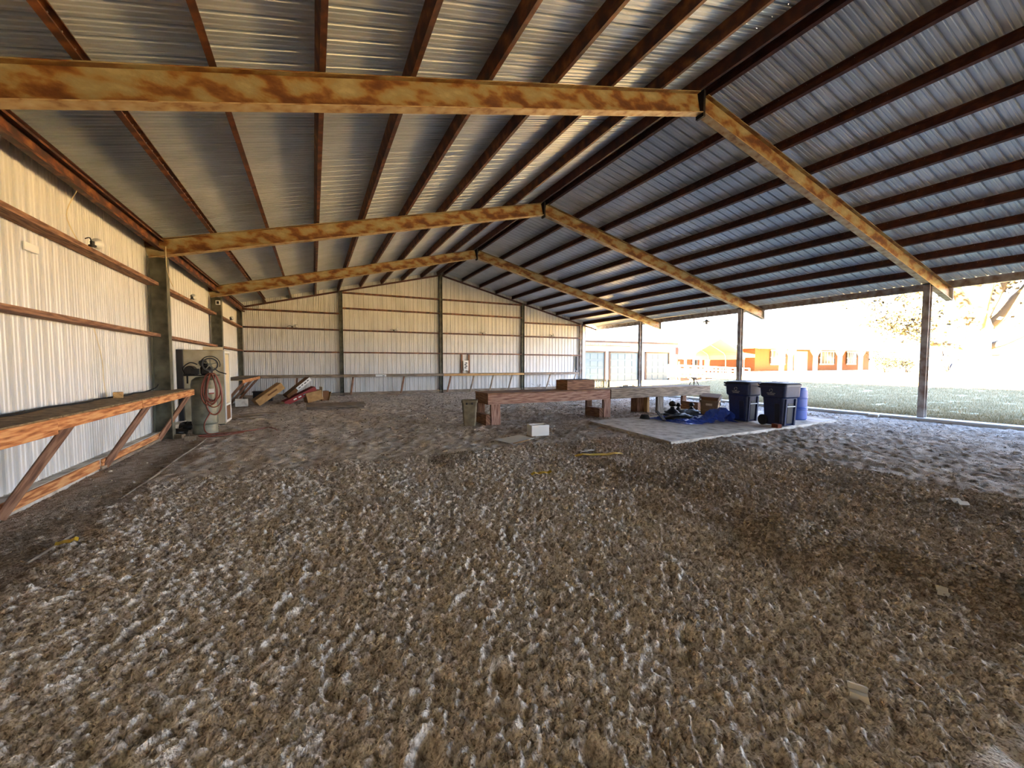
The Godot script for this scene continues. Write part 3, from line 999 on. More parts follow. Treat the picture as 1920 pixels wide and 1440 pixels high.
	part_box("board", t, Vector3(-0.22, 0.52, 0), Vector3(0.10, 1.06, 0.06), M.wood_brown)
	part_box("board", t, Vector3(0.20, 0.52, 0), Vector3(0.10, 1.06, 0.06), M.wood_brown)
	part_box("case", t, Vector3(0, 0.42, 0.03), Vector3(0.30, 0.58, 0.10), M.white)
	for k in 4:
		part_box("breaker", t, Vector3(0.05 * (k % 2) - 0.03, 0.30 + 0.09 * k, 0.085), Vector3(0.11, 0.055, 0.03), M.print_dark)
	part_box("socket", t, Vector3(0.03, 0.13, 0.08), Vector3(0.1, 0.05, 0.03), M.print_dark)
	t = thing("dark_pipe", "dark pipe on the far wall beside the open corner post", "pipe", P(15.25, 1.06, DW - 0.12))
	st = S()
	tube(st, PackedVector3Array([Vector3(0, 1.0, 0), Vector3(0, 0.3, 0), Vector3(0, 0.1, 0.02)]), 0.06, 10)
	obj("duct", st, M.print_dark, t)
	st = S()
	tube(st, spline([Vector3(0, 0.12, 0.02), Vector3(-0.1, 0.02, 0.1), Vector3(0.05, -0.1, 0.25)], 6), 0.03, 8)
	obj("elbow", st, M.print_dark, t)
	t = thing("paper_strip", "white printed strip fixed to the far workbench fascia", "paper", P(3.05, 1.0, 21.41))
	part_box("sheet", t, Vector3.ZERO, Vector3(0.52, 0.11, 0.006), M.white)
	part_box("print", t, Vector3(0.12, -0.01, 0.004), Vector3(0.1, 0.03, 0.003), M.print_dark)

# rounded-rectangle sections stacked upwards: [y, half width, half depth, corner radius, shift in depth]
func loft(st: SurfaceTool, secs: Array, cap_bottom := true, cap_top := true, xf := Transform3D.IDENTITY, seg := 4) -> void:
	var rings := []
	for s in secs:
		var ring := []
		for q in 4:
			for k in seg + 1:
				var a := PI / 2 * q + PI / 2 * k / seg
				var cx: float = (s[1] - s[3]) * (1 if q == 0 or q == 3 else -1)
				var cz: float = (s[2] - s[3]) * (1 if q < 2 else -1)
				ring.append(xf * Vector3(cx + s[3] * cos(a), s[0], cz + s[3] * sin(a) + (s[4] if s.size() > 4 else 0.0)))
		rings.append(ring)
	var n: int = rings[0].size()
	for i in rings.size() - 1:
		var mid := Vector3.ZERO
		for p in rings[i]: mid += p / (2.0 * n)
		for p in rings[i + 1]: mid += p / (2.0 * n)
		for k in n:
			var k2 := (k + 1) % n
			var c: Vector3 = (rings[i][k] + rings[i][k2] + rings[i + 1][k] + rings[i + 1][k2]) / 4.0
			quad(st, rings[i][k], rings[i][k2], rings[i + 1][k2], rings[i + 1][k], c - mid)
	for e in 2:
		if not [cap_bottom, cap_top][e]: continue
		var r: Array = rings[0] if e == 0 else rings[rings.size() - 1]
		for k in range(1, n - 1):
			tri(st, r[0], r[k], r[k + 1], xf.basis.y * (-1.0 if e == 0 else 1.0))

# ---------------------------------------------------------------- things along the left and far walls
func make_shop_things() -> void:
	# cabinet
	var t := thing("metal_cabinet", "tall beige metal cabinet with framed door standing behind the compressor", "cabinet", P(-2.52, 0, 13.18))
	part_box("body", t, Vector3(0, 0.985, 0), Vector3(0.86, 1.93, 0.72), M.cabinet, Basis.IDENTITY, 0.02)
	part_box("plinth", t, Vector3(0, 0.02, 0), Vector3(0.8, 0.05, 0.68), M.print_dark)
	var dr := Node3D.new()
	dr.name = "door"
	t.add_child(dr)
	for z in [-0.335, 0.335]:
		part_box("frame", dr, Vector3(0.44, 1.0, z), Vector3(0.03, 1.86, 0.05), M.white)
	for y in [0.09, 0.52, 1.9]:
		part_box("frame", dr, Vector3(0.44, y, 0), Vector3(0.03, 0.05, 0.62), M.white)
	part_box("inset", dr, Vector3(0.434, 1.2, 0.0), Vector3(0.02, 1.26, 0.5), M.cream)
	part_box("gap", dr, Vector3(0.43, 1.2, 0.28), Vector3(0.012, 1.3, 0.06), M.print_dark)
	part_box("grille", dr, Vector3(0.434, 0.30, 0), Vector3(0.02, 0.36, 0.56), M.card_dark)
	t = thing("tray", "pale flat box lying on top of the beige cabinet", "box", P(-2.35, 1.95, 13.05), 0.2)
	part_box("tray", t, Vector3(0, 0.04, 0), Vector3(0.42, 0.08, 0.3), M.cream)
	t = thing("black_board", "black board standing between the beige cabinet and the left wall", "board", P(-2.98, 0.85, 12.74))
	part_box("board", t, Vector3(0.0, 0.53, 0), Vector3(0.13, 1.14, 0.06), M.black)
	part_box("foot", t, Vector3(0, -0.42, 0), Vector3(0.1, 0.86, 0.05), M.black)
	make_compressor()
	# cartons in the far left corner
	var cx := Basis(Vector3.UP, 0.35) * Basis(Vector3.BACK, 0.62)
	t = thing("carton", "long tan carton leaning at a slant in the far left corner", "carton", P(-1.62, 0.0, 18.7))
	part_box("carton", t, Vector3(0, 0.40, 0), Vector3(1.12, 0.27, 0.55), M.card, cx)
	part_box("print", t, cx * Vector3(0.1, 0.02, 0.277) + Vector3(0, 0.40, 0), Vector3(0.4, 0.06, 0.004), M.card_dark, cx, 0.001)
	cx = Basis(Vector3.UP, 0.3) * Basis(Vector3.BACK, 0.68)
	t = thing("carton", "flat carton with white printed edge leaning over the red one", "carton", P(-0.62, 0.0, 19.1))
	part_box("carton", t, Vector3(0, 0.62, -0.1), Vector3(1.15, 0.14, 0.6), M.card_dark, cx)
	part_box("printed_edge", t, cx * Vector3(0.22, 0, 0.302) + Vector3(0, 0.62, -0.1), Vector3(0.68, 0.15, 0.006), M.white, cx, 0.001)
	for k in 4:
		part_box("print", t, cx * Vector3(0.0 + 0.14 * k, 0.01 * (k % 2), 0.307) + Vector3(0, 0.62, -0.1), Vector3(0.1 - 0.02 * (k % 2), 0.035, 0.003), M.print_dark, cx, 0.001)
	cx = Basis(Vector3.UP, 0.3) * Basis(Vector3.BACK, 0.45)
	t = thing("carton", "red carton with white lettering leaning in the far left corner", "carton", P(-0.55, 0.0, 18.9))
	part_box("carton", t, Vector3(0, 0.28, 0), Vector3(1.3, 0.19, 0.5), M.red, cx)
	for k in 3:
		part_box("print", t, cx * Vector3(-0.25 + 0.2 * k, 0.0, 0.252) + Vector3(0, 0.28, 0), Vector3(0.12, 0.05, 0.003), M.white, cx, 0.001)
	part_box("end_flap", t, cx * Vector3(-0.652, 0, 0) + Vector3(0, 0.28, 0), Vector3(0.006, 0.17, 0.46), M.cream, cx, 0.001)
	cx = Basis(Vector3.UP, 0.3) * Basis(Vector3.BACK, 0.22)
	t = thing("carton", "brown carton with open end lying right of the red carton", "carton", P(-0.05, 0.0, 18.95))
	part_box("carton", t, Vector3(0.0, 0.25, 0), Vector3(0.62, 0.40, 0.5), M.card, cx)
	part_box("flap", t, cx * Vector3(0.33, 0.1, 0.1) + Vector3(0, 0.25, 0), Vector3(0.02, 0.42, 0.34), M.cream, cx * Basis(Vector3.BACK, -0.25))
	t = thing("carton", "small dark brown carton at the right end of the corner heap", "carton", P(0.38, 0.0, 19.5), 0.4)
	part_box("carton", t, Vector3(0, 0.21, 0), Vector3(0.3, 0.42, 0.3), M.card_dark)
	part_box("flap", t, Vector3(0.18, 0.2, 0.1), Vector3(0.02, 0.36, 0.22), M.card, Basis(Vector3.BACK, -0.3))
	t = thing("cinder_block", "grey concrete block under the corner workbench", "concrete block", P(-2.45, 0.0, 18.2), 0.1)
	part_box("block", t, Vector3(0, 0.14, 0), Vector3(0.4, 0.28, 0.3), M.concrete)
	t = thing("black_crate", "black crate on the floor behind the tan carton", "crate", P(-1.95, 0.0, 20.3))
	part_box("crate", t, Vector3(0, 0.2, 0), Vector3(0.7, 0.4, 0.5), M.black)
	part_box("rim", t, Vector3(0, 0.41, 0), Vector3(0.76, 0.04, 0.56), M.black)
	# boards on the dirt
	t = thing("plank", "wide grey plank lying on the dirt before the far wall", "plank", P(0.72, 0.0, 16.1), 0.03)
	part_box("board", t, Vector3(0, 0.11, 0), Vector3(1.95, 0.05, 0.6), M.wood_grey, Basis(Vector3.RIGHT, 0.12))
	part_box("board", t, Vector3(-0.02, 0.03, 0.12), Vector3(1.9, 0.07, 0.2), M.wood_grey)
	for a in [[-1.6, 15.2, 0.3, 1.0], [-1.75, 14.4, 0.5, 0.8]]:
		t = thing("floor_board", "thin dusty board half buried right of the cabinet, %s of two" % ("farther" if a[1] > 15 else "nearer"), "board", P(a[0], 0.005, a[1]), a[2])
		part_box("board", t, Vector3.ZERO, Vector3(a[3], 0.03, 0.4), M.wood_grey)
	# bricks at the foot of the compressor
	for a in [[-2.36, 10.62, 0.2, "pale brick lying below the end of the near workbench"], [-2.62, 10.95, -0.5, "second brick, between workbench end and compressor tank"]]:
		t = thing("brick", a[3], "brick", P(a[0], 0.0, a[1]), a[2])
		part_box("brick", t, Vector3(0, 0.04, 0), Vector3(0.2, 0.09, 0.1), M.rock)
	for a in [[-2.75, 11.4, 0.14, "dark lump of scrap beside the compressor tank"], [-2.78, 12.3, 0.16, "larger dark scrap lump behind the compressor tank"]]:
		t = thing("scrap_lump", a[3], "scrap", P(a[0], 0.0, a[1]))
		var st := S()
		ball(st, Vector3(0, a[2] * 0.5, 0), a[2], 10, 6, 0.4, int(a[1] * 10), Vector3(1.2, 0.7, 1))
		obj("lump", st, M.black_metal, t)

func make_compressor() -> void:
	var o := P(-2.28, 0, 11.58)
	var t := thing("air_compressor", "grey-green upright air compressor with black pump on top", "air compressor", o)
	var st := S()
	lathe(st, PackedVector2Array([Vector2(0.0, 0.10), Vector2(0.14, 0.11), Vector2(0.22, 0.16), Vector2(0.25, 0.24), Vector2(0.25, 1.12), Vector2(0.23, 1.22), Vector2(0.15, 1.29), Vector2(0.0, 1.31)]), 32)
	obj("tank", st, M.tank, t)
	st = S()
	lathe(st, PackedVector2Array([Vector2(0.24, 0.0), Vector2(0.245, 0.0), Vector2(0.235, 0.2), Vector2(0.225, 0.2)]), 24)
	obj("skirt", st, M.tank, t)
	part_box("platform", t, Vector3(-0.03, 1.33, 0), Vector3(0.62, 0.02, 0.36), M.black_metal)
	for x in [-0.28, 0.22]:
		part_box("bracket", t, Vector3(x, 1.24, 0.1), Vector3(0.03, 0.18, 0.03), M.black_metal)
	# motor lies on the left, pump with cooling fins on the right
	st = S()
	lathe(st, PackedVector2Array([Vector2(0, -0.17), Vector2(0.09, -0.17), Vector2(0.1, -0.14), Vector2(0.1, 0.13), Vector2(0.085, 0.17), Vector2(0, 0.17)]), 20, Transform3D(Basis(Vector3.RIGHT, PI / 2), Vector3(-0.24, 1.45, 0.0)))
	obj("motor", st, M.black_metal, t)
	var pump := Node3D.new()
	pump.name = "pump"
	t.add_child(pump)
	part_box("crankcase", pump, Vector3(0.06, 1.44, 0), Vector3(0.2, 0.2, 0.26), M.black_metal, Basis.IDENTITY, 0.03)
	for k in 6:
		st = S()
		lathe(st, PackedVector2Array([Vector2(0, 0), Vector2(0.085, 0), Vector2(0.085, 0.012), Vector2(0, 0.012)]), 18, Transform3D(Basis(Vector3.BACK, 0.45), Vector3(0.03, 1.53, -0.05) + Basis(Vector3.BACK, 0.45) * Vector3(0, 0.024 * k, 0)))
		obj("fin", st, M.black_metal, pump)
	st = S()
	lathe(st, PackedVector2Array([Vector2(0, 0), Vector2(0.06, 0), Vector2(0.06, 0.17), Vector2(0, 0.17)]), 16, Transform3D(Basis(Vector3.BACK, 0.45), Vector3(0.03, 1.52, -0.05)))
	obj("cylinder", st, M.black_metal, pump)
	st = S()
	lathe(st, PackedVector2Array([Vector2(0, 0), Vector2(0.055, 0), Vector2(0.06, 0.02), Vector2(0.06, 0.07), Vector2(0.0, 0.08)]), 14, Transform3D(Basis(Vector3.BACK, -1.2), Vector3(-0.02, 1.6, 0.08)))
	obj("air_filter", st, M.black, pump)
	part_box("switch_box", t, Vector3(-0.12, 1.42, 0.15), Vector3(0.14, 0.13, 0.1), M.black)
	part_box("motor_foot", t, Vector3(-0.24, 1.36, 0), Vector3(0.2, 0.05, 0.3), M.black_metal)
	st = S()
	lathe(st, PackedVector2Array([Vector2(0, -0.04), Vector2(0.075, -0.04), Vector2(0.075, 0.0), Vector2(0, 0.0)]), 16, Transform3D(Basis(Vector3.RIGHT, PI / 2), Vector3(-0.24, 1.45, 0.2)))
	obj("motor_pulley", st, M.black, t)
	# flywheel facing the camera: rim, hub and five spokes
	var w := Node3D.new()
	w.name = "flywheel"
	t.add_child(w)
	w.position = Vector3(0.16, 1.58, 0.17)
	w.rotation = Vector3(0, 0.25, 0)
	st = S()
	lathe(st, PackedVector2Array([Vector2(0.125, -0.025), Vector2(0.155, -0.025), Vector2(0.155, 0.025), Vector2(0.125, 0.025), Vector2(0.125, -0.025)]), 28, Transform3D(Basis(Vector3.RIGHT, PI / 2), Vector3.ZERO))
	obj("rim", st, M.black_metal, w)
	st = S()
	lathe(st, PackedVector2Array([Vector2(0, -0.03), Vector2(0.035, -0.03), Vector2(0.035, 0.03), Vector2(0, 0.03)]), 16, Transform3D(Basis(Vector3.RIGHT, PI / 2), Vector3.ZERO))
	obj("hub", st, M.tank, w)
	for k in 5:
		var a := TAU * k / 5 + 0.3
		part_beam("spoke", w, Vector3(cos(a), sin(a), 0) * 0.03, Vector3(cos(a), sin(a), 0) * 0.13, 0.02, 0.024, M.tank, Vector3.BACK)
	# belt guard hoop over the wheel
	st = S()
	var pts := []
	for k in 13:
		var a := -0.3 + PI * 1.15 * k / 12.0
		pts.append(Vector3(0.16 + 0.185 * cos(a), 1.58 + 0.185 * sin(a), 0.15))
	tube(st, spline(pts, 2), 0.011, 6)
	obj("belt_guard", st, M.black_metal, t)
	st = S()
	tube(st, spline([Vector3(0.22, 1.5, 0.1), Vector3(0.3, 1.42, 0.12), Vector3(0.4, 1.38, 0.14), Vector3(0.46, 1.36, 0.15)], 5), 0.012, 6)
	obj("valve_lever", st, M.black_metal, t)
	st = S()
	tube(st, spline([Vector3(-0.1, 1.58, 0.06), Vector3(-0.22, 1.62, 0.12), Vector3(-0.34, 1.5, 0.16), Vector3(-0.3, 1.36, 0.2)], 6), 0.014, 6)
	obj("discharge_pipe", st, M.black_metal, t)
	part_box("rating_label", t, Vector3(0.17, 0.98, 0.186), Vector3(0.12, 0.09, 0.004), M.white, Basis(Vector3.UP, 0.75))
	part_box("rating_label", t, Vector3(0.17, 0.92, 0.187), Vector3(0.12, 0.025, 0.004), M.red, Basis(Vector3.UP, 0.75))
	# coiled hose
	var h := thing("air_hose", "red-brown air hose hung in loops over the compressor, trailing on the dirt", "hose", o)
	var fr := RandomNumberGenerator.new()
	fr.seed = 21
	var hp := []
	for k in 7:
		var wd := fr.randf_range(0.07, 0.17)
		var bot := fr.randf_range(0.42, 0.80)
		var off := fr.randf_range(-0.05, 0.06)
		var n := 16
		for j in n:
			var a := TAU * j / n
			var y := lerpf(bot, 1.38, 0.5 + 0.5 * cos(a))
			var bulge := sin(a) * wd * (1.15 - 0.5 * (y - bot) / (1.38 - bot))
			hp.append(Vector3(0.20 + off + bulge, y, 0.27 + 0.015 * (k - 3) - 0.05 * bulge))
	st = S()
	tube(st, spline(hp, 3), 0.013, 6)
	obj("coil", st, M.hose, h)
	st = S()
	tube(st, spline([Vector3(0.16, 0.5, 0.3), Vector3(0.06, 0.25, 0.4), Vector3(0.12, 0.06, 0.5), Vector3(0.35, 0.02, 0.42), Vector3(0.75, 0.02, 0.3), Vector3(1.0, 0.02, 0.15), Vector3(1.22, 0.02, -0.12), Vector3(1.38, 0.02, 0.1), Vector3(1.46, 0.02, 0.42)], 8), 0.013, 6)
	obj("tail", st, M.hose, h)
	st = S()
	tube(st, spline([Vector3(0.2, 0.02, 0.5), Vector3(-0.0, 0.02, 0.62), Vector3(0.12, 0.02, 0.78), Vector3(0.45, 0.02, 0.7), Vector3(0.8, 0.02, 0.45)], 8), 0.012, 6)
	obj("tail", st, M.hose, h)

# ---------------------------------------------------------------- long timber tables
func make_table() -> void:
	var secs := [[4.02, 8.0, "long timber table section nearest the grey trash can", [4.27, 7.92], [true, true]], [8.02, 12.35, "weathered timber table section running towards the blue carts", [10.08, 12.1], [false, true]]]
	for s in secs:
		var x0: float = s[0]
		var x1: float = s[1]
		var o := P(x0, 0, 10.2)
		var t := thing("timber_table", s[2], "table", o)
		var L := x1 - x0
		var wd: StandardMaterial3D = M.wood_red if x0 < 6 else M.wood_grey
		for k in 5:
			part_box("top_plank", t, P(x0 + L / 2, 0.815, 9.83 + 0.185 * k) - o, Vector3(L, 0.035, 0.178), M.wood_grey if x0 > 6 else M.wood_brown)
		part_box("apron", t, P(x0 + L / 2, 0.665, 9.765) - o, Vector3(L - 0.02, 0.262, 0.045), wd)
		part_box("apron", t, P(x0 + L / 2, 0.665, 10.63) - o, Vector3(L - 0.02, 0.262, 0.045), M.wood_brown)
		part_box("end_board", t, P(x0 + 0.025, 0.665, 10.2) - o, Vector3(0.045, 0.262, 0.8), M.wood_brown)
		part_box("end_board", t, P(x1 - 0.025, 0.665, 10.2) - o, Vector3(0.045, 0.262, 0.8), M.wood_brown)
		for k in 2:
			var lx: float = s[3][k]
			part_box("leg", t, P(lx, 0.26, 9.83) - o, Vector3(0.26, 0.55, 0.09), wd)
			part_box("leg", t, P(lx - 0.12, 0.26, 10.55) - o, Vector3(0.2, 0.55, 0.09), M.wood_brown)
			if s[4][k]:
				part_box("foot_block", t, P(lx - 0.2, 0.13, 10.16) - o, Vector3(0.14, 0.27, 0.7), M.wood_brown)
		if x0 > 6:
			part_box("leg", t, P(9.72, 0.26, 10.45) - o, Vector3(0.3, 0.55, 0.3), M.wood_brown)
			part_box("leg", t, P(9.93, 0.26, 10.3) - o, Vector3(0.1, 0.55, 0.26), M.wood_pale)
	# trash can
	var t := thing("trash_can", "grey-brown plastic trash can by the table end", "trash can", P(3.62, 0, 10.0), -0.35)
	var st := S()
	loft(st, [[0.0, 0.15, 0.14, 0.04], [0.6, 0.195, 0.18, 0.05], [0.6, 0.21, 0.195, 0.05], [0.66, 0.213, 0.198, 0.05], [0.66, 0.195, 0.18, 0.045], [0.05, 0.14, 0.13, 0.035]], true, true)
	obj("body", st, M.can, t)
	for sx in [-1, 1]:
		part_box("grip", t, Vector3(0.07 * sx, 0.58, 0.195), Vector3(0.05, 0.05, 0.03), M.print_dark)
	# crate on the table
	t = thing("wooden_crate", "dark brown open wooden crate standing on the timber table", "crate", P(7.1, 0.833, 10.28), 0.06)
	for k in 2:
		part_box("side", t, Vector3(0, 0.14, 0.27 if k else -0.27), Vector3(1.02, 0.28, 0.025), M.wood_brown)
		part_box("end", t, Vector3(0.5 if k else -0.5, 0.14, 0), Vector3(0.025, 0.28, 0.52), M.wood_brown)
	part_box("bottom", t, Vector3(0, 0.015, 0), Vector3(0.98, 0.02, 0.5), M.wood_brown)
	part_box("lid_board", t, Vector3(0.05, 0.285, -0.1), Vector3(0.9, 0.015, 0.3), M.print_dark)
	# slatted plastic crate
	t = thing("slatted_crate", "cream plastic crate with upright slats beside the wooden crate", "crate", P(8.0, 0.833, 10.33))
	part_box("base", t, Vector3(0, 0.015, 0), Vector3(0.62, 0.03, 0.4), M.cream)
	for k in 9:
		for z in [-0.19, 0.19]:
			part_box("slat", t, Vector3(-0.29 + 0.0725 * k, 0.14, z), Vector3(0.032, 0.25, 0.014), M.cream)
	for z in [-0.13, 0.0, 0.13]:
		for x in [-0.3, 0.3]:
			part_box("slat", t, Vector3(x, 0.14, z), Vector3(0.014, 0.25, 0.05), M.cream)
	for z in [-0.19, 0.19]:
		part_box("rail", t, Vector3(0, 0.255, z), Vector3(0.64, 0.025, 0.02), M.cream)
	t = thing("long_tool", "long black tool lying on the timber table top", "tool", P(9.2, 0.833, 10.35), 0.1)
	part_box("sole", t, Vector3(0, 0.02, 0), Vector3(0.66, 0.03, 0.09), M.black)
	part_box("handle", t, Vector3(-0.1, 0.05, 0), Vector3(0.22, 0.05, 0.04), M.black)
	part_box("knob", t, Vector3(0.26, 0.05, 0), Vector3(0.05, 0.06, 0.05), M.white)
	t = thing("sawhorse", "small dark metal stand at the far right end of the table", "stand", P(12.2, 0.833, 10.3))
	for k in 4:
		var sx := -1 if k & 1 else 1
		var sz := -1 if k & 2 else 1
		part_beam("leg", t, Vector3(0.12 * sx, 0, 0.1 * sz), Vector3(0.05 * sx, 0.24, 0.02 * sz), 0.025, 0.025, M.bolt_plate)
	part_box("bar", t, Vector3(0, 0.25, 0), Vector3(0.22, 0.04, 0.07), M.bolt_plate)
	part_box("panel", t, Vector3(0.06, 0.12, 0.05), Vector3(0.1, 0.1, 0.02), M.white)
	# white foam box and cardboard on the dirt
	t = thing("foam_box", "open white foam box on the dirt before the table", "box", P(4.5, 0.0, 7.95), -0.12)
	for k in 2:
		part_box("side", t, Vector3(0, 0.12, 0.13 if k else -0.13), Vector3(0.42, 0.24, 0.022), M.white)
		part_box("end", t, Vector3(0.2 if k else -0.2, 0.12, 0), Vector3(0.022, 0.24, 0.26), M.white)
	part_box("bottom", t, Vector3(0, 0.012, 0), Vector3(0.42, 0.022, 0.26), M.white)
	t = thing("cardboard_sheet", "flat corrugated cardboard sheet lying before the foam box", "cardboard", P(3.75, 0.025, 7.6), 0.45)
	part_box("sheet", t, Vector3.ZERO, Vector3(0.78, 0.012, 0.42), M.paper, Basis(Vector3.RIGHT, 0.06))
	part_box("flap", t, Vector3(-0.1, -0.006, 0.24), Vector3(0.5, 0.01, 0.12), M.card, Basis(Vector3.RIGHT, -0.15))

# ---------------------------------------------------------------- slab with carts and tarp
func make_slab_things() -> void:
	var st := S()
	extrude(st, PackedVector2Array([Vector2(6.73, 9.04), Vector2(6.38, 5.9), Vector2(13.0, 6.2), Vector2(13.4, 9.3)]), Vector3(0, -0.15, 0), Vector3(0, 0.045, 0), Vector3.FORWARD, true)
	var sl := thing("concrete_slab", "low concrete pad on the dirt under the blue carts", "slab")
	obj("pad", st, M.concrete, sl)
	var y0 := 0.045
	var c1 := P(10.40, y0, 7.18)
	var c2 := P(10.51, y0, 6.29)
	for k in 2:
		var t := thing("wheeled_cart", ["dark blue wheeled trash cart standing behind the cooler", "blue wheeled trash cart with pale emblem beside the drum"][k], "trash cart", [c1, c2][k], -0.09 if k else 0.0, "blue trash carts on the slab")
		# local +z is the front of the cart
		t.scale = Vector3(0.95, 1.0, 0.92)
		st = S()
		loft(st, [[0.03, 0.225, 0.25, 0.06, 0.0], [0.08, 0.245, 0.27, 0.07, 0.0], [0.70, 0.275, 0.31, 0.08, 0.0], [0.71, 0.285, 0.33, 0.08, 0.0], [0.74, 0.30, 0.36, 0.08, 0.0], [0.98, 0.31, 0.375, 0.08, 0.0], [0.985, 0.325, 0.39, 0.08, 0.0], [1.015, 0.325, 0.39, 0.08, 0.0]])
		obj("body", st, M.bin_blue, t)
		st = S()
		loft(st, [[1.015, 0.335, 0.40, 0.08], [1.04, 0.335, 0.40, 0.08], [1.075, 0.30, 0.35, 0.08], [1.095, 0.18, 0.2, 0.08]])
		var lid := obj("lid", st, M.bin_lid, t)
		for e in [-1, 1]:
			part_box("hinge", lid, Vector3(0.2 * e, 1.03, -0.42), Vector3(0.12, 0.05, 0.06), M.bin_lid)
		part_box("lid_ridge", lid, Vector3(0, 1.098, 0.0), Vector3(0.22, 0.012, 0.3), M.bin_lid)
		st = S()
		tube(st, PackedVector3Array([Vector3(-0.27, 0.95, -0.37), Vector3(-0.25, 0.97, -0.44), Vector3(0.25, 0.97, -0.44), Vector3(0.27, 0.95, -0.37)]), 0.017, 8)
		obj("handle", st, M.bin_blue, t)
		for e in [-1, 1]:
			st = S()
			lathe(st, PackedVector2Array([Vector2(0, -0.03), Vector2(0.11, -0.03), Vector2(0.135, -0.022), Vector2(0.135, 0.022), Vector2(0.11, 0.03), Vector2(0.05, 0.022), Vector2(0, 0.022)]), 22, Transform3D(Basis(Vector3.BACK, PI / 2), Vector3(0.27 * e, 0.135, -0.27)))
			obj("wheel", st, M.rubber, t)
		st = S()
		tube(st, PackedVector3Array([Vector3(-0.26, 0.135, -0.27), Vector3(0.26, 0.135, -0.27)]), 0.012, 8)
		obj("axle", st, M.black_metal, t)
		# front: raised stiles with a recess and a steel grab bar between them
		for e in [-1, 1]:
			part_box("stile", t, Vector3(0.17 * e, 0.36, 0.295), Vector3(0.07, 0.66, 0.05), M.bin_blue, Basis(Vector3.RIGHT, 0.07), 0.015)
		part_box("recess", t, Vector3(0, 0.33, 0.284), Vector3(0.2, 0.5, 0.02), M.black, Basis(Vector3.RIGHT, 0.07))
		st = S()
		tube(st, PackedVector3Array([Vector3(-0.15, 0.50, 0.318), Vector3(0.15, 0.50, 0.318)]), 0.014, 8)
		obj("grab_bar", st, M.galv, t)
		part_box("side_recess", t, Vector3(-0.264, 0.34, 0.14), Vector3(0.012, 0.46, 0.14), M.bin_lid, Basis(Vector3.BACK, 0.05))
		# pale printed emblem with two lines of print on the side
		st = S()
		for q in 3:
			var pts := []
			for j in 5:
				var a := TAU * q / 3.0 + j * 0.38
				pts.append(Vector3(-0.3105, 0.885 + 0.042 * cos(a), -0.02 + 0.042 * sin(a)))
			tube(st, spline(pts, 2), 0.007, 4)
		var em := obj("emblem", st, M.galv, t)
		em.set_meta("kind", "stuff")
		for j in 2:
			part_box("print_line", t, Vector3(-0.308, 0.82 - 0.035 * j, -0.02), Vector3(0.006, 0.014, 0.24 - 0.05 * j), M.galv, Basis.IDENTITY, 0.001)
	# plastic drum
	var t := thing("plastic_drum", "bright blue ribbed plastic drum behind the emblem cart", "drum", P(12.15, y0, 6.85))
	st = S()
	lathe(st, PackedVector2Array([Vector2(0, 0), Vector2(0.26, 0), Vector2(0.285, 0.03), Vector2(0.285, 0.27), Vector2(0.297, 0.28), Vector2(0.297, 0.30), Vector2(0.285, 0.31), Vector2(0.285, 0.33), Vector2(0.297, 0.34), Vector2(0.285, 0.36), Vector2(0.285, 0.58), Vector2(0.297, 0.59), Vector2(0.297, 0.61), Vector2(0.285, 0.62), Vector2(0.285, 0.82), Vector2(0.27, 0.87), Vector2(0.27, 0.9), Vector2(0.0, 0.885)]), 32)
	obj("shell", st, M.barrel, t)
	st = S()
	lathe(st, PackedVector2Array([Vector2(0, 0.885), Vector2(0.03, 0.885), Vector2(0.03, 0.915), Vector2(0, 0.915)]), 12, Transform3D(Basis.IDENTITY, Vector3(0.12, 0, 0.05)))
	obj("bung", st, M.white, t)
	t = thing("brick", "red-brown brick on the slab edge before the emblem cart", "brick", P(10.1, y0, 5.98+0.12), -0.3)
	part_box("brick", t, Vector3(0, 0.045, 0), Vector3(0.11, 0.09, 0.2), M.brick)
	t = thing("black_bowl", "upside-down black rubber bowl at the slab corner", "bowl", P(8.42, 0.03, 8.75))
	st = S()
	loft(st, [[0.0, 0.15, 0.15, 0.14], [0.02, 0.15, 0.15, 0.14], [0.03, 0.135, 0.135, 0.13], [0.12, 0.10, 0.10, 0.095], [0.13, 0.09, 0.09, 0.085]], true, true, Transform3D.IDENTITY, 6)
	obj("bowl", st, M.rubber, t)
	make_tarp(y0)
	# cooler sitting on the tarp
	t = thing("cooler", "brown plastic cooler sitting tilted on the blue tarp", "cooler", P(10.42, y0 + 0.10, 8.22), 0.75)
	t.transform = Transform3D(Basis.from_euler(Vector3(0.05, 0.55, 0.10)).scaled(Vector3.ONE * 1.18), t.position)
	st = S()
	loft(st, [[0.0, 0.23, 0.17, 0.04], [0.02, 0.24, 0.18, 0.05], [0.34, 0.265, 0.205, 0.05], [0.345, 0.275, 0.215, 0.05], [0.37, 0.275, 0.215, 0.05]])
	obj("body", st, M.cooler, t)
	st = S()
	loft(st, [[0.37, 0.245, 0.19, 0.04], [0.43, 0.25, 0.195, 0.04], [0.435, 0.27, 0.21, 0.04], [0.455, 0.27, 0.21, 0.04]])
	obj("lid", st, M.card_dark, t)
	st = S()
	tube(st, PackedVector3Array([Vector3(-0.12, 0.31, 0.215), Vector3(-0.12, 0.24, 0.235), Vector3(-0.02, 0.24, 0.235), Vector3(-0.02, 0.31, 0.215)]), 0.008, 6)
	obj("handle", st, M.black, t)
	part_box("latch", t, Vector3(0.17, 0.19, 0.205), Vector3(0.05, 0.09, 0.02), M.white)
	part_box("tab", t, Vector3(0.15, 0.38, 0.222), Vector3(0.11, 0.02, 0.02), M.white, Basis(Vector3.BACK, 0.6))
	for e in [-1, 1]:
		part_box("side_grip", t, Vector3(0.272 * e, 0.27, 0), Vector3(0.02, 0.05, 0.14), M.cream)

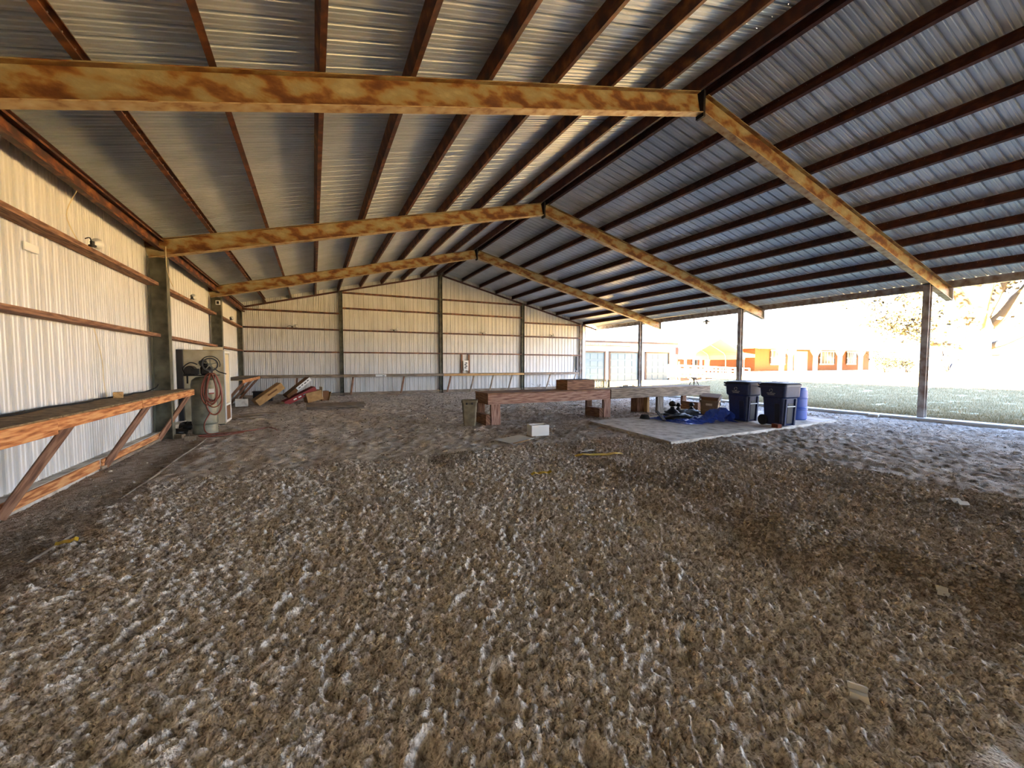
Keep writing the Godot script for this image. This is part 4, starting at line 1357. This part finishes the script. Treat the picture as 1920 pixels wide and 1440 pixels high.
func make_tarp(y0: float) -> void:
	# crumpled tarp: a sheet with folds, its far right corner lifted against the cart
	var st := S()
	var nx := 46
	var nz := 26
	var n1 := noise(71, 1.6, 3)
	var n2 := noise(72, 5.0, 3)
	var f := func(i: int, j: int) -> Vector3:
		var u := float(i) / nx
		var v := float(j) / nz
		var x := 8.5 + (1.45 + 0.75 * smoothstep(0.45, 0.75, v)) * u + 0.06 * n2.get_noise_2d(u * 3.0, v * 2.0 + 5.0)
		var d := 7.0 + 1.5 * v + 0.4 * (1.0 - u) + 0.10 * n2.get_noise_2d(u * 2.0 + 9.0, v * 3.0)
		var edge := minf(minf(u, 1.0 - u) * 6.0, minf(v, 1.0 - v) * 5.0)
		var h := 0.03 + 0.11 * absf(n1.get_noise_2d(u * 3.2, v * 2.4)) + 0.05 * absf(n2.get_noise_2d(u * 3.0, v * 2.0))
		h *= clampf(edge, 0.06, 1.0)
		h += 0.36 * exp(-(pow((u - 0.84) / 0.09, 2) + pow((v - 0.12) / 0.35, 2))) + 0.12 * exp(-(pow((u - 0.6) / 0.07, 2) + pow((v - 0.1) / 0.3, 2))) + 0.05 * exp(-(pow((u - 0.42) / 0.05, 2) + pow((v - 0.2) / 0.4, 2)))
		return P(x, y0 + h, d)
	for i in nx:
		for j in nz:
			quad(st, f.call(i, j), f.call(i + 1, j), f.call(i + 1, j + 1), f.call(i, j + 1), Vector3.UP)
	var t := thing("tarp", "crumpled blue tarp spread on the concrete pad under the cooler", "tarp")
	obj("sheet", st, M.tarp, t)
	# black folded canopy frames lying on it
	var hubs := [[9.35, 8.62, 0.27, 0.0, "nearest black knobbed stand with knob standing on the tarp"], [9.95, 8.95, 0.2, 0.6, "middle black knobbed stand lying behind the tarp"], [10.4, 8.85, 0.2, 1.1, "black knobbed stand closest to the cooler"]]
	for h in hubs:
		t = thing("knobbed_stand", h[4], "stand", P(h[0], y0 + 0.05, h[1]), h[3], "black knobbed stands on the tarp")
		st = S()
		var k: float = h[2] / 0.21
		lathe(st, PackedVector2Array([Vector2(0.0, 0.0), Vector2(0.2 * k, 0.0), Vector2(0.17 * k, 0.05 * k), Vector2(0.10 * k, 0.12 * k), Vector2(0.05 * k, 0.16 * k), Vector2(0.04 * k, 0.2 * k), Vector2(0.0, 0.2 * k)]), 16)
		obj("skirt", st, M.black, t)
		st = S()
		lathe(st, PackedVector2Array([Vector2(0, 0.2 * k), Vector2(0.06 * k, 0.21 * k), Vector2(0.085 * k, 0.26 * k), Vector2(0.06 * k, 0.31 * k), Vector2(0.0, 0.34 * k)]), 14)
		obj("knob", st, M.black, t)
		for q in 4:
			var a := 0.5 + q * 1.65
			part_beam("arm", t, Vector3(0, 0.09, 0), Vector3(cos(a) * 0.62, -0.02, sin(a) * 0.62), 0.045, 0.03, M.black if q != 2 else M.galv)
	for a in [[8.75, 8.5, 1.2, 0.95, "long black bar pointing left from the tarp heap"], [9.05, 8.2, 0.7, 2.0, "shorter black bar under the nearest knobbed stand"], [9.9, 8.35, 0.8, 0.4, "pale bar lying across the blue tarp"]]:
		t = thing("flat_bar", a[4], "bar", P(a[0], y0 + 0.1, a[1]), a[3])
		part_box("bar", t, Vector3.ZERO, Vector3(a[2], 0.03, 0.08), M.galv if a[4].begins_with("pale") else M.black, Basis(Vector3.BACK, 0.10))
	t = thing("black_bag", "black plastic sheet bunched up on the left of the tarp", "plastic sheet", P(9.1, y0 + 0.02, 8.05))
	st = S()
	ball(st, Vector3(0, 0.06, 0), 0.34, 16, 8, 0.35, 78, Vector3(1.3, 0.28, 0.8))
	obj("sheet", st, M.black, t)
	t = thing("black_bag", "black plastic sheet bunched up between tarp and cooler", "plastic sheet", P(9.85, y0 + 0.02, 8.5))
	st = S()
	ball(st, Vector3(0, 0.06, 0), 0.4, 16, 8, 0.35, 79, Vector3(1.2, 0.3, 0.8))
	obj("sheet", st, M.black, t)

# ---------------------------------------------------------------- litter on the floor
func lay(called: String, label: String, category: String, x: float, d: float, turn: float, size: Vector3, m: Material, piece := "sheet") -> void:
	var t := thing(called, label, category, P(x, floor_y(x, d) + 0.008, d), turn)
	var st := S()
	var nx := 6
	var n := noise(int(x * 100) + 7, 1.0, 2)
	for k in nx:
		for j in 2:
			var f := func(i: int, q: int) -> Vector3:
				var u := float(i) / nx - 0.5
				return Vector3(u * size.x, 0.03 * n.get_noise_1d(u * 3.0) + size.y, (q / 2.0 - 0.5) * size.z * (1.0 + 0.25 * n.get_noise_2d(u * 5.0, q)))
			quad(st, f.call(k, j), f.call(k + 1, j), f.call(k + 1, j + 1), f.call(k, j + 1), Vector3.UP)
			var dn := Vector3(0, -0.006, 0)
			quad(st, f.call(k, j) + dn, f.call(k + 1, j) + dn, f.call(k + 1, j + 1) + dn, f.call(k, j + 1) + dn, Vector3.DOWN)
	obj(piece, st, m, t)

func make_litter() -> void:
	lay("yellow_strip", "long torn yellow strip lying on the dirt left of the slab", "strip", 4.48, 5.75, -0.35, Vector3(0.86, 0.02, 0.13), M.yellow, "strip")
	lay("yellow_strip", "short torn yellow strip on the dirt nearer the camera", "strip", 2.93, 5.08, -0.2, Vector3(0.3, 0.025, 0.08), M.yellow, "strip")
	lay("yellow_leaf", "yellow leaf beside the pale stick at the lower left", "leaf", -1.98, 4.87, 0.3, Vector3(0.14, 0.03, 0.08), M.yellow, "blade")
	lay("paper_scrap", "white paper scrap on the dirt at the right edge", "paper", 6.65, 1.95, 0.9, Vector3(0.22, 0.015, 0.09), M.white)
	lay("paper_scrap", "square tan paper scrap on the dirt at the lower right", "paper", 2.33, 0.98, 0.5, Vector3(0.115, 0.012, 0.075), M.paper)
	lay("paper_scrap", "pale paper scrap below the gravel ridge at the right", "paper", 3.93, 1.2, 0.4, Vector3(0.13, 0.02, 0.06), M.paper)
	lay("paper_scrap", "thin white scrap next to the long yellow strip", "paper", 4.45, 6.05, 0.2, Vector3(0.3, 0.02, 0.09), M.white)
	lay("paper_scrap", "small white scrap on the dirt before the trash can", "paper", 2.95, 8.3, 0.2, Vector3(0.16, 0.04, 0.12), M.white)
	lay("paper_scrap", "long pale scrap on the dirt right of the slab front", "paper", 8.0, 4.15, -0.5, Vector3(0.42, 0.02, 0.05), M.paper)
	var t := thing("stick", "pale straight stick lying on the dirt at the lower left", "stick", P(-2.07, 0.012, 4.85))
	part_beam("rod", t, Vector3(-0.02, 0.0, 0.30), Vector3(0.02, 0.0, -0.30), 0.022, 0.02, M.wood_grey)
	t = thing("buried_pipe", "thin pipe half buried along the foot of the left wall", "pipe", P(-2.08, 0.0, 8.6))
	var st := S()
	tube(st, spline([Vector3(-0.01, 0.0, 2.3), Vector3(0.02, 0.008, 1.2), Vector3(-0.01, 0.004, 0.0), Vector3(0.02, 0.01, -1.0), Vector3(0.0, 0.008, -2.0)], 6), 0.016, 6)
	obj("pipe", st, M.wood_grey, t)
	t = thing("flat_stone", "flat pale stone by the foot of the nearest post on the open side", "stone", P(15.15, 0.0, 6.3))
	part_box("stone", t, Vector3(0, 0.04, 0), Vector3(0.35, 0.09, 0.25), M.concrete, Basis(Vector3.UP, 0.3), 0.02)
	# gravel on the two heaps
	var gst := S()
	ball(gst, Vector3.ZERO, 1.0, 7, 5, 0.3, 8)
	var gmesh := gst.commit()
	var fr := RandomNumberGenerator.new()
	for h in [[0, 6, 3200, "gravel heap with a ridge running to the right edge"], [6, 8, 1100, "low gravel heap in the middle of the floor"]]:
		fr.seed = 90 + h[0]
		var xf := []
		var cl := []
		while xf.size() < h[2]:
			var mo: Array = mounds[fr.randi_range(h[0], h[1] - 1)]
			var a := fr.randf() * TAU
			var r: float = sqrt(fr.randf()) * mo[2] * 0.92
			var x: float = mo[0] + cos(a) * r
			var d: float = mo[1] + sin(a) * r
			var s := fr.randf_range(0.007, 0.016)
			xf.append(Transform3D(Basis.from_euler(Vector3(fr.randf() * TAU, fr.randf() * TAU, 0)).scaled(Vector3(s, s * 0.75, s)), Vector3(x, floor_y(x, d) + s * 0.3, -d)))
			cl.append(Color(0.16, 0.125, 0.085).lerp(Color(0.40, 0.33, 0.25), fr.randf()))
		multi("gravel_heap", gmesh, M.rock_scatter, xf, cl, h[3], "gravel")
	# dry weeds under the far workbench
	for w in [[11.9, 21.1, "dry weed at the foot of the far wall, beside the post"], [12.9, 21.0, "dry weed at the foot of the far wall, nearer the open corner"], [3.7, 20.8, "flattened dead weed before the far workbench"]]:
		t = thing("dry_weed", w[2], "weed", P(w[0], 0.0, w[1]))
		fr.seed = int(w[0] * 10)
		for k in 14:
			var a := fr.randf() * TAU
			var r := fr.randf_range(0.15, 0.5)
			var y := fr.randf_range(0.08, 0.42) if w[0] > 5 else fr.randf_range(0.03, 0.12)
			st = S()
			tube(st, spline([Vector3(0, 0, 0), Vector3(cos(a) * r * 0.5, y * 0.8, sin(a) * r * 0.5), Vector3(cos(a) * r, y, sin(a) * r)], 4), 0.006, 4)
			obj("stem", st, M.wood_grey if k % 2 else M.wood_brown, t)
	# lamp under the open eave
	t = thing("barn_lamp", "small round lamp hanging under the open eave", "lamp", P(16.0, 3.45, 12.9))
	st = S()
	tube(st, PackedVector3Array([Vector3(0, 0.1, 0), Vector3(0, 0.82, 0)]), 0.012, 6)
	obj("rod", st, M.post, t)
	st = S()
	lathe(st, PackedVector2Array([Vector2(0.0, 0.14), Vector2(0.05, 0.13), Vector2(0.07, 0.08), Vector2(0.2, 0.03), Vector2(0.2, 0.015), Vector2(0.06, 0.03), Vector2(0.06, -0.08), Vector2(0.0, -0.1)]), 18)
	obj("shade", st, M.post, t)

# ---------------------------------------------------------------- buildings beyond the lawn
func make_outbuildings() -> void:
	var wallm := mat(Color(0.84, 0.85, 0.86), 0.7)
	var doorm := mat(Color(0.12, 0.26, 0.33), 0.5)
	var trimm := mat(Color(0.16, 0.12, 0.10), 0.7)
	var roofm := mat(Color(0.80, 0.80, 0.80), 0.5, 0.1)
	var brickm := textured(ntex(81, 0.02, 4, [[0.0, Color(0.26, 0.10, 0.07)], [1.0, Color(0.38, 0.17, 0.12)]]), Vector3(0.8, 3.0, 0.8), 0.9)
	var logm := textured(ntex(82, 0.015, 4, [[0.0, Color(0.33, 0.18, 0.045)], [1.0, Color(0.44, 0.25, 0.06)]]), Vector3(0.3, 2.5, 0.3), 0.85)
	var whitem := mat(Color(0.85, 0.84, 0.80), 0.7)
	# garage with three roll-up doors
	var o := P(25, lawn_y(25, 28.5), 28.5)
	var t := thing("garage", "white garage with three pale blue panel doors beyond the far corner", "garage", o)
	part_box("wall", t, Vector3(-0.8, 1.7, -3.1), Vector3(12.8, 3.5, 6.0), wallm)
	part_box("roof", t, Vector3(-0.7, 3.55, -3.0), Vector3(13.4, 0.16, 6.9), roofm, Basis(Vector3.RIGHT, 0.04))
	part_box("fascia", t, Vector3(-0.7, 3.46, 0.47), Vector3(13.4, 0.18, 0.05), trimm)
	part_box("dark_strip", t, Vector3(-3.2, 3.14, 0.06), Vector3(7.4, 0.06, 0.08), trimm)  # thin dark strip along the wall above the doors
	for k in 12:
		part_box("vent_slat", t, Vector3(-6.3 + 0.42 * k, 3.3, 0.03), Vector3(0.03, 0.24, 0.03), trimm)
	for k in 3:
		var x0: float = [-5.4, -1.65, 2.5][k]
		var w: float = [3.1, 3.15, 2.75][k]
		var dr := Node3D.new()
		dr.name = "door"
		t.add_child(dr, true)
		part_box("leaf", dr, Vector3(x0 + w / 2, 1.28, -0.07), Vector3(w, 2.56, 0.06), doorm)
		for r in 4:
			for q in 4:
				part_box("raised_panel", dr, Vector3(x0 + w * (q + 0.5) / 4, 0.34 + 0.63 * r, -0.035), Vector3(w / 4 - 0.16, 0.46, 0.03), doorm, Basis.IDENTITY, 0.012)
		for e in 2:
			part_box("jamb", dr, Vector3(x0 + w * e + (0.07 if e else -0.07), 1.3, -0.02), Vector3(0.14, 2.64, 0.12), trimm)
		part_box("head", dr, Vector3(x0 + w / 2, 2.63, -0.02), Vector3(w + 0.28, 0.12, 0.12), trimm)
	# red sign on a pole
	t = thing("red_sign", "small red sign on a thin pole right of the garage", "sign", P(27.0, lawn_y(27, 24.5), 24.5))
	part_box("pole", t, Vector3(0.0, 1.5, 0), Vector3(0.06, 3.0, 0.06), trimm)
	part_box("board", t, Vector3(-0.12, 2.6, 0.04), Vector3(0.36, 0.58, 0.04), M.red)
	t = thing("wooden_post", "brown wooden post at the right corner of the garage", "post", P(31.2, lawn_y(31, 28.2), 28.2))
	part_box("post", t, Vector3(0, 0.85, 0), Vector3(0.24, 1.8, 0.24), M.wood_red)
	# red brick house with a covered porch
	o = P(58, 0.5, 43)
	t = thing("brick_house", "red brick house with white porch behind the ramp railing", "house", o)
	part_box("wall", t, Vector3(0.5, 0.85, -3), Vector3(22, 1.75, 6), brickm)
	part_box("upper_wall", t, Vector3(0.5, 2.05, -3), Vector3(21.8, 0.65, 5.9), M.cream)
	part_box("roof", t, Vector3(0.5, 2.95, -2.2), Vector3(24, 0.12, 7.4), roofm, Basis(Vector3.RIGHT, 0.16))
	part_box("eave_board", t, Vector3(0.5, 2.36, 1.5), Vector3(24, 0.16, 0.06), trimm)
	for k in 8:
		var px := -10.5 + 3.1 * k
		part_box("porch_post", t, Vector3(px, 1.15, 1.4), Vector3(0.22, 2.3, 0.22), whitem)
		for e in [-1, 1]:
			part_beam("bracket", t, Vector3(px, 1.8, 1.4), Vector3(px + 0.6 * e, 2.32, 1.4), 0.1, 0.1, M.wood_orange)
	for k in 4:
		part_box("window", t, Vector3(-7.0 + 5.0 * k, 1.3, 0.02), Vector3(1.2, 1.2, 0.06), M.glass_dark)
	# ramp with white railing
	o = P(31, lawn_y(31, 24.6), 24.6)
	t = thing("access_ramp", "white railed ramp climbing left in front of the brick house", "ramp", o)
	part_beam("deck", t, Vector3(-3.6, 0.42, -0.6), Vector3(5.4, 0.1, -0.6), 1.3, 0.1, whitem)
	for z in [0.0, -1.2]:
		for k in 10:
			var x := -3.6 + 1.0 * k
			var y := lerpf(0.42, 0.1, (x + 3.6) / 9.0)
			part_box("rail_post", t, Vector3(x, y + 0.38, z), Vector3(0.1, 1.1, 0.1), whitem)
		for h in [0.35, 0.62, 0.9]:
			part_beam("rail", t, Vector3(-3.6, 0.42 + h, z), Vector3(5.4, 0.1 + h, z), 0.05, 0.1, whitem)
	for k in 4:
		part_box("lattice", t, Vector3(-3.0 + 1.5 * k, 0.1, 0.02), Vector3(1.1, 0.35, 0.03), trimm)
	# carport with bent tube frames
	o = P(34.7, lawn_y(34.7, 26.9), 26.9)
	t = thing("carport", "tan arched metal carport standing before the brick house", "carport", o)
	var prof := [Vector2(-3.5, 1.5), Vector2(-3.42, 1.95), Vector2(-3.2, 2.2), Vector2(0, 3.5), Vector2(3.2, 2.2), Vector2(3.42, 1.95), Vector2(3.5, 1.5)]
	var st := S()
	for i in 6:
		for sgn in [0.0, 0.03]:
			var a: Vector2 = prof[i]
			var b: Vector2 = prof[i + 1]
			quad(st, Vector3(a.x, a.y + sgn, 0.6), Vector3(b.x, b.y + sgn, 0.6), Vector3(b.x, b.y + sgn, -5.6), Vector3(a.x, a.y + sgn, -5.6), Vector3.UP if sgn > 0 else Vector3.DOWN)
	obj("roof_sheet", st, mat(Color(0.72, 0.66, 0.52), 0.6), t)
	for z in [0.5, -1.5, -3.5, -5.5]:
		st = S()
		var pts := PackedVector3Array([Vector3(-3.5, -0.1, z)])
		for p in prof: pts.append(Vector3(p.x * 0.99, p.y - 0.05, z))
		pts.append(Vector3(3.5, -0.1, z))
		tube(st, pts, 0.04, 6)
		obj("bent_frame", st, whitem, t)
	# long house with a porch
	var yg := lawn_y(50, 25)
	o = P(51, yg, 24.8)
	t = thing("porch_house", "long orange log house with white porch posts beyond the lawn", "house", o)
	part_box("wall", t, Vector3(1.0, 1.3, -5.2), Vector3(22.5, 2.6, 6), logm)
	part_box("deck", t, Vector3(0, 0.1, -1.0), Vector3(26, 0.3, 2.4), whitem)
	part_beam("fascia", t, Vector3(-13.4, 2.55, 0.32), Vector3(12.8, 2.5, 0.32), 0.06, 0.24, mat(Color(0.20, 0.11, 0.07), 0.8))
	part_box("roof", t, Vector3(-0.3, 3.15, -3.2), Vector3(26.4, 0.14, 7.4), roofm, Basis(Vector3.RIGHT, 0.17))
	part_box("roof", t, Vector3(-0.3, 3.15, -9.8), Vector3(26.4, 0.14, 7.4), roofm, Basis(Vector3.RIGHT, -0.17))
	st = S()
	lathe(st, PackedVector2Array([Vector2(0.18, -0.6), Vector2(0.18, 0.25), Vector2(0.32, 0.25), Vector2(0.0, 0.6)]), 10, Transform3D(Basis.IDENTITY, Vector3(14.0, 3.75, -5.0)))
	obj("roof_vent", st, M.post, t)
	for x in [-9.7, -8.3, -4.0, 0.6, 4.9, 8.6, 12.6]:
		part_box("porch_post", t, Vector3(x, 1.35, 0.15), Vector3(0.3, 2.5, 0.3), whitem)
		for e in [-1, 1]:
			part_beam("bracket", t, Vector3(x, 1.75, 0.15), Vector3(x + 0.75 * e, 2.45, 0.15), 0.2, 0.2, whitem)
	for k in 3:
		var x0: float = [-7.7, 1.3, 7.0][k]
		var w: float = [2.5, 2.9, 2.1][k]
		var wn := Node3D.new()
		wn.name = "window"
		t.add_child(wn, true)
		part_box("frame", wn, Vector3(x0 + w / 2, 1.7, -2.18), Vector3(w, 1.6, 0.08), whitem)
		for q in 2:
			part_box("pane", wn, Vector3(x0 + w * (0.30 + 0.42 * q), 1.7, -2.13), Vector3(w * 0.34, 1.35, 0.04), mat(Color(0.30, 0.29, 0.26), 0.1))
			part_box("mullion", wn, Vector3(x0 + w * (0.30 + 0.42 * q), 1.7, -2.1), Vector3(0.07, 1.35, 0.03), whitem)
		for e in 2:
			for h in 2:
				part_box("shutter", wn, Vector3(x0 + (w + 0.12) * e - 0.06, 1.35 + 0.7 * h, -2.12), Vector3(0.22, 0.62, 0.05), trimm)
	part_box("white_door", t, Vector3(-2.4, 1.25, -2.16), Vector3(2.4, 2.3, 0.08), M.cream)
	for k in 6:
		part_box("porch_step", t, Vector3(-8 + 3.4 * k, 0.05, 0.6), Vector3(2.4, 0.1, 0.7), whitem)
	# houses at the right edge
	o = P(65.5, 0.6, 15.6)
	t = thing("white_house", "pale house with brown eaves behind the big tree", "house", o, 0.45)
	part_box("wall", t, Vector3(0, 0.8, -3), Vector3(9, 1.8, 6), whitem)
	part_box("roof", t, Vector3(0, 2.1, -1.4), Vector3(10, 0.12, 4.6), mat(Color(0.55, 0.55, 0.58), 0.8), Basis(Vector3.RIGHT, 0.3))
	part_box("eave", t, Vector3(0, 1.55, 0.75), Vector3(10, 0.16, 0.1), M.wood_red)
	st = S()
	extrude(st, PackedVector2Array([Vector2(-1.4, 0), Vector2(1.4, 0), Vector2(0, 1.1)]), Vector3(-3.4, 1.5, 1.1), Vector3(-3.4, 1.5, -1.5), Vector3.UP)
	obj("gable", st, M.concrete, t)
	for x in [-4.2, 0.0]:
		part_box("porch_post", t, Vector3(x, 0.7, 0.7), Vector3(0.16, 1.6, 0.16), mat(Color(0.5, 0.2, 0.32), 0.7))
	t = thing("tan_shed", "low tan shed with bluish roof left of the big tree", "shed", P(81, 0.6, 24.6), 0.45)
	part_box("wall", t, Vector3(0, 0.6, 0), Vector3(7, 1.3, 4), M.can)
	part_box("roof", t, Vector3(0, 1.55, 0.6), Vector3(7.6, 0.1, 3.4), mat(Color(0.5, 0.6, 0.68), 0.6), Basis(Vector3.RIGHT, 0.3))
	t = thing("garden_cone", "small grey-brown pyramid marker on the lawn behind the carts", "marker", P(32.5, lawn_y(32.5, 16.3), 16.3))
	st = S()
	lathe(st, PackedVector2Array([Vector2(0.32, 0), Vector2(0.0, 0.55), ]), 4)
	obj("cone", st, M.post, t)

# ---------------------------------------------------------------- trees
func leaf_mesh() -> ArrayMesh:
	var st := S()
	quad(st, Vector3(0, 0, 0), Vector3(0.5, 0.1, 0.35), Vector3(1, 0, 0), Vector3(0.5, 0.1, -0.35), Vector3.UP)
	return st.commit()

func branch(st: SurfaceTool, a: Vector3, dir: Vector3, length: float, r: float, depth: int, fr: RandomNumberGenerator, tips: Array) -> void:
	var pts := [a]
	var d := dir.normalized()
	var p := a
	for k in 4:
		d = (d + Vector3(fr.randf_range(-0.22, 0.22), fr.randf_range(-0.08, 0.2), fr.randf_range(-0.22, 0.22))).normalized()
		p += d * length / 4.0
		pts.append(p)
		if depth < 3: tips.append(p)
	tube(st, spline(pts, 2), r, 7 if depth > 2 else 5, 0.55)
	if depth <= 0: return
	for k in (2 if depth > 2 else 3):
		var s: Vector3 = pts[fr.randi_range(2, 4)]
		var nd := (d + Vector3(fr.randf_range(-0.9, 0.9), fr.randf_range(-0.3, 0.6), fr.randf_range(-0.9, 0.9))).normalized()
		branch(st, s, nd, length * fr.randf_range(0.6, 0.8), r * 0.55, depth - 1, fr, tips)

func make_trees() -> void:
	var bark := textured(ntex(91, 0.02, 5, [[0.0, Color(0.40, 0.36, 0.30)], [1.0, Color(0.66, 0.62, 0.54)]]), Vector3(0.8, 0.3, 0.8), 0.95)
	var twig := mat(Color(0.15, 0.14, 0.15), 0.9)
	var limbm := mat(Color(0.24, 0.20, 0.12), 0.9)
	var leafm := mat(Color.WHITE, 0.7)
	leafm.vertex_color_use_as_albedo = true
	leafm.cull_mode = BaseMaterial3D.CULL_DISABLED
	var lm := leaf_mesh()
	var fr := RandomNumberGenerator.new()
	fr.seed = 33
	# the big tree: flared white-barked trunk, limbs, sparse yellow-green leaves
	var base := P(40.7, 0.55, 11.4)
	var t := thing("big_tree", "large thick-trunked tree with sparse yellow leaves at the right", "tree", base)
	var st := S()
	lathe(st, PackedVector2Array([Vector2(1.35, -0.1), Vector2(0.95, 0.3), Vector2(0.78, 0.9), Vector2(0.68, 1.8), Vector2(0.66, 2.8), Vector2(0.72, 3.5), Vector2(0.5, 4.2), Vector2(0.1, 4.4)]), 18)
	obj("trunk", st, bark, t)
	var tips := []
	var dirs := [[Vector3(-0.5, 1.0, -0.2), 0.42, 5.0], [Vector3(0.6, 0.9, 0.5), 0.40, 5.0], [Vector3(0.1, 1.1, 0.1), 0.36, 4.5], [Vector3(0.9, 0.25, 0.7), 0.28, 4.5], [Vector3(-0.9, 0.7, 0.3), 0.30, 5.0], [Vector3(-0.6, 0.2, -0.8), 0.2, 3.0]]
	for k in dirs.size():
		st = S()
		branch(st, Vector3(dirs[k][0].x * 0.3, 3.3 - (1.2 if k == 5 or k == 3 else 0.0), dirs[k][0].z * 0.3), dirs[k][0], dirs[k][2], dirs[k][1], 3, fr, tips)
		obj("limb", st, limbm, t)
	# the low branch that reaches out towards the barn
	st = S()
	branch(st, Vector3(-1.0, 6.2, 0.3), Vector3(-1.0, -0.08, -0.12), 7.0, 0.10, 3, fr, tips)
	obj("limb", st, limbm, t)
	leaves(t, lm, leafm, tips, 8000, 0.55, 0.27, fr, Color(0.005, 0.0055, 0.0004), Color(0.032, 0.025, 0.001))
	# shrubs and the bare tree beyond the porch house
	for s in [[58.0, 23.2, 1.9, "yellow-green leafy shrub at the right end of the porch house", 1500], [61.6, 22.6, 1.6, "looser shrub right of the leafy one", 800], [57.2, 16.4, 1.2, "yellow shrub at the foot of the tan shed", 700]]:
		t = thing("shrub", s[3], "shrub", P(s[0], 0.55, s[1]))
		tips = []
		for k in 5:
			st = S()
			branch(st, Vector3(0.2 * (k - 2), 0, 0), Vector3(0.25 * (k - 2), 1.0, 0.2 * sin(k * 2.0)), s[2] * 0.6, 0.04, 2, fr, tips)
			obj("stem", st, twig, t)
		leaves(t, lm, leafm, tips, s[4], 0.35, 0.17, fr, Color(0.006, 0.008, 0.0006), Color(0.03, 0.026, 0.001))
	t = thing("bare_tree", "bare dark-twigged tree between the nearest post and the big tree", "tree", P(55.5, 0.55, 17.4))
	for k in 6:
		st = S()
		tips = []
		branch(st, Vector3(0, 0.3, 0), Vector3(0.5 * (k - 2.5), 0.8, 0.3 * sin(k * 1.7)), 2.4, 0.09, 3, fr, tips)
		obj("limb", st, twig, t)

func leaves(t: Node3D, lm: Mesh, m: Material, tips: Array, count: int, spread: float, size: float, fr: RandomNumberGenerator, a: Color, b: Color) -> void:
	var xf := []
	var cl := []
	for k in count:
		var p: Vector3 = tips[fr.randi_range(0, tips.size() - 1)]
		p += Vector3(fr.randfn(0, spread), fr.randfn(0, spread * 0.7), fr.randfn(0, spread))
		var s := size * fr.randf_range(0.6, 1.3)
		xf.append(Transform3D(Basis.from_euler(Vector3(fr.randf() * TAU, fr.randf() * TAU, fr.randf() * TAU)).scaled(Vector3.ONE * s), p))
		cl.append(a.lerp(b, fr.randf()))
	multi("leaves", lm, m, xf, cl, "", "", t)
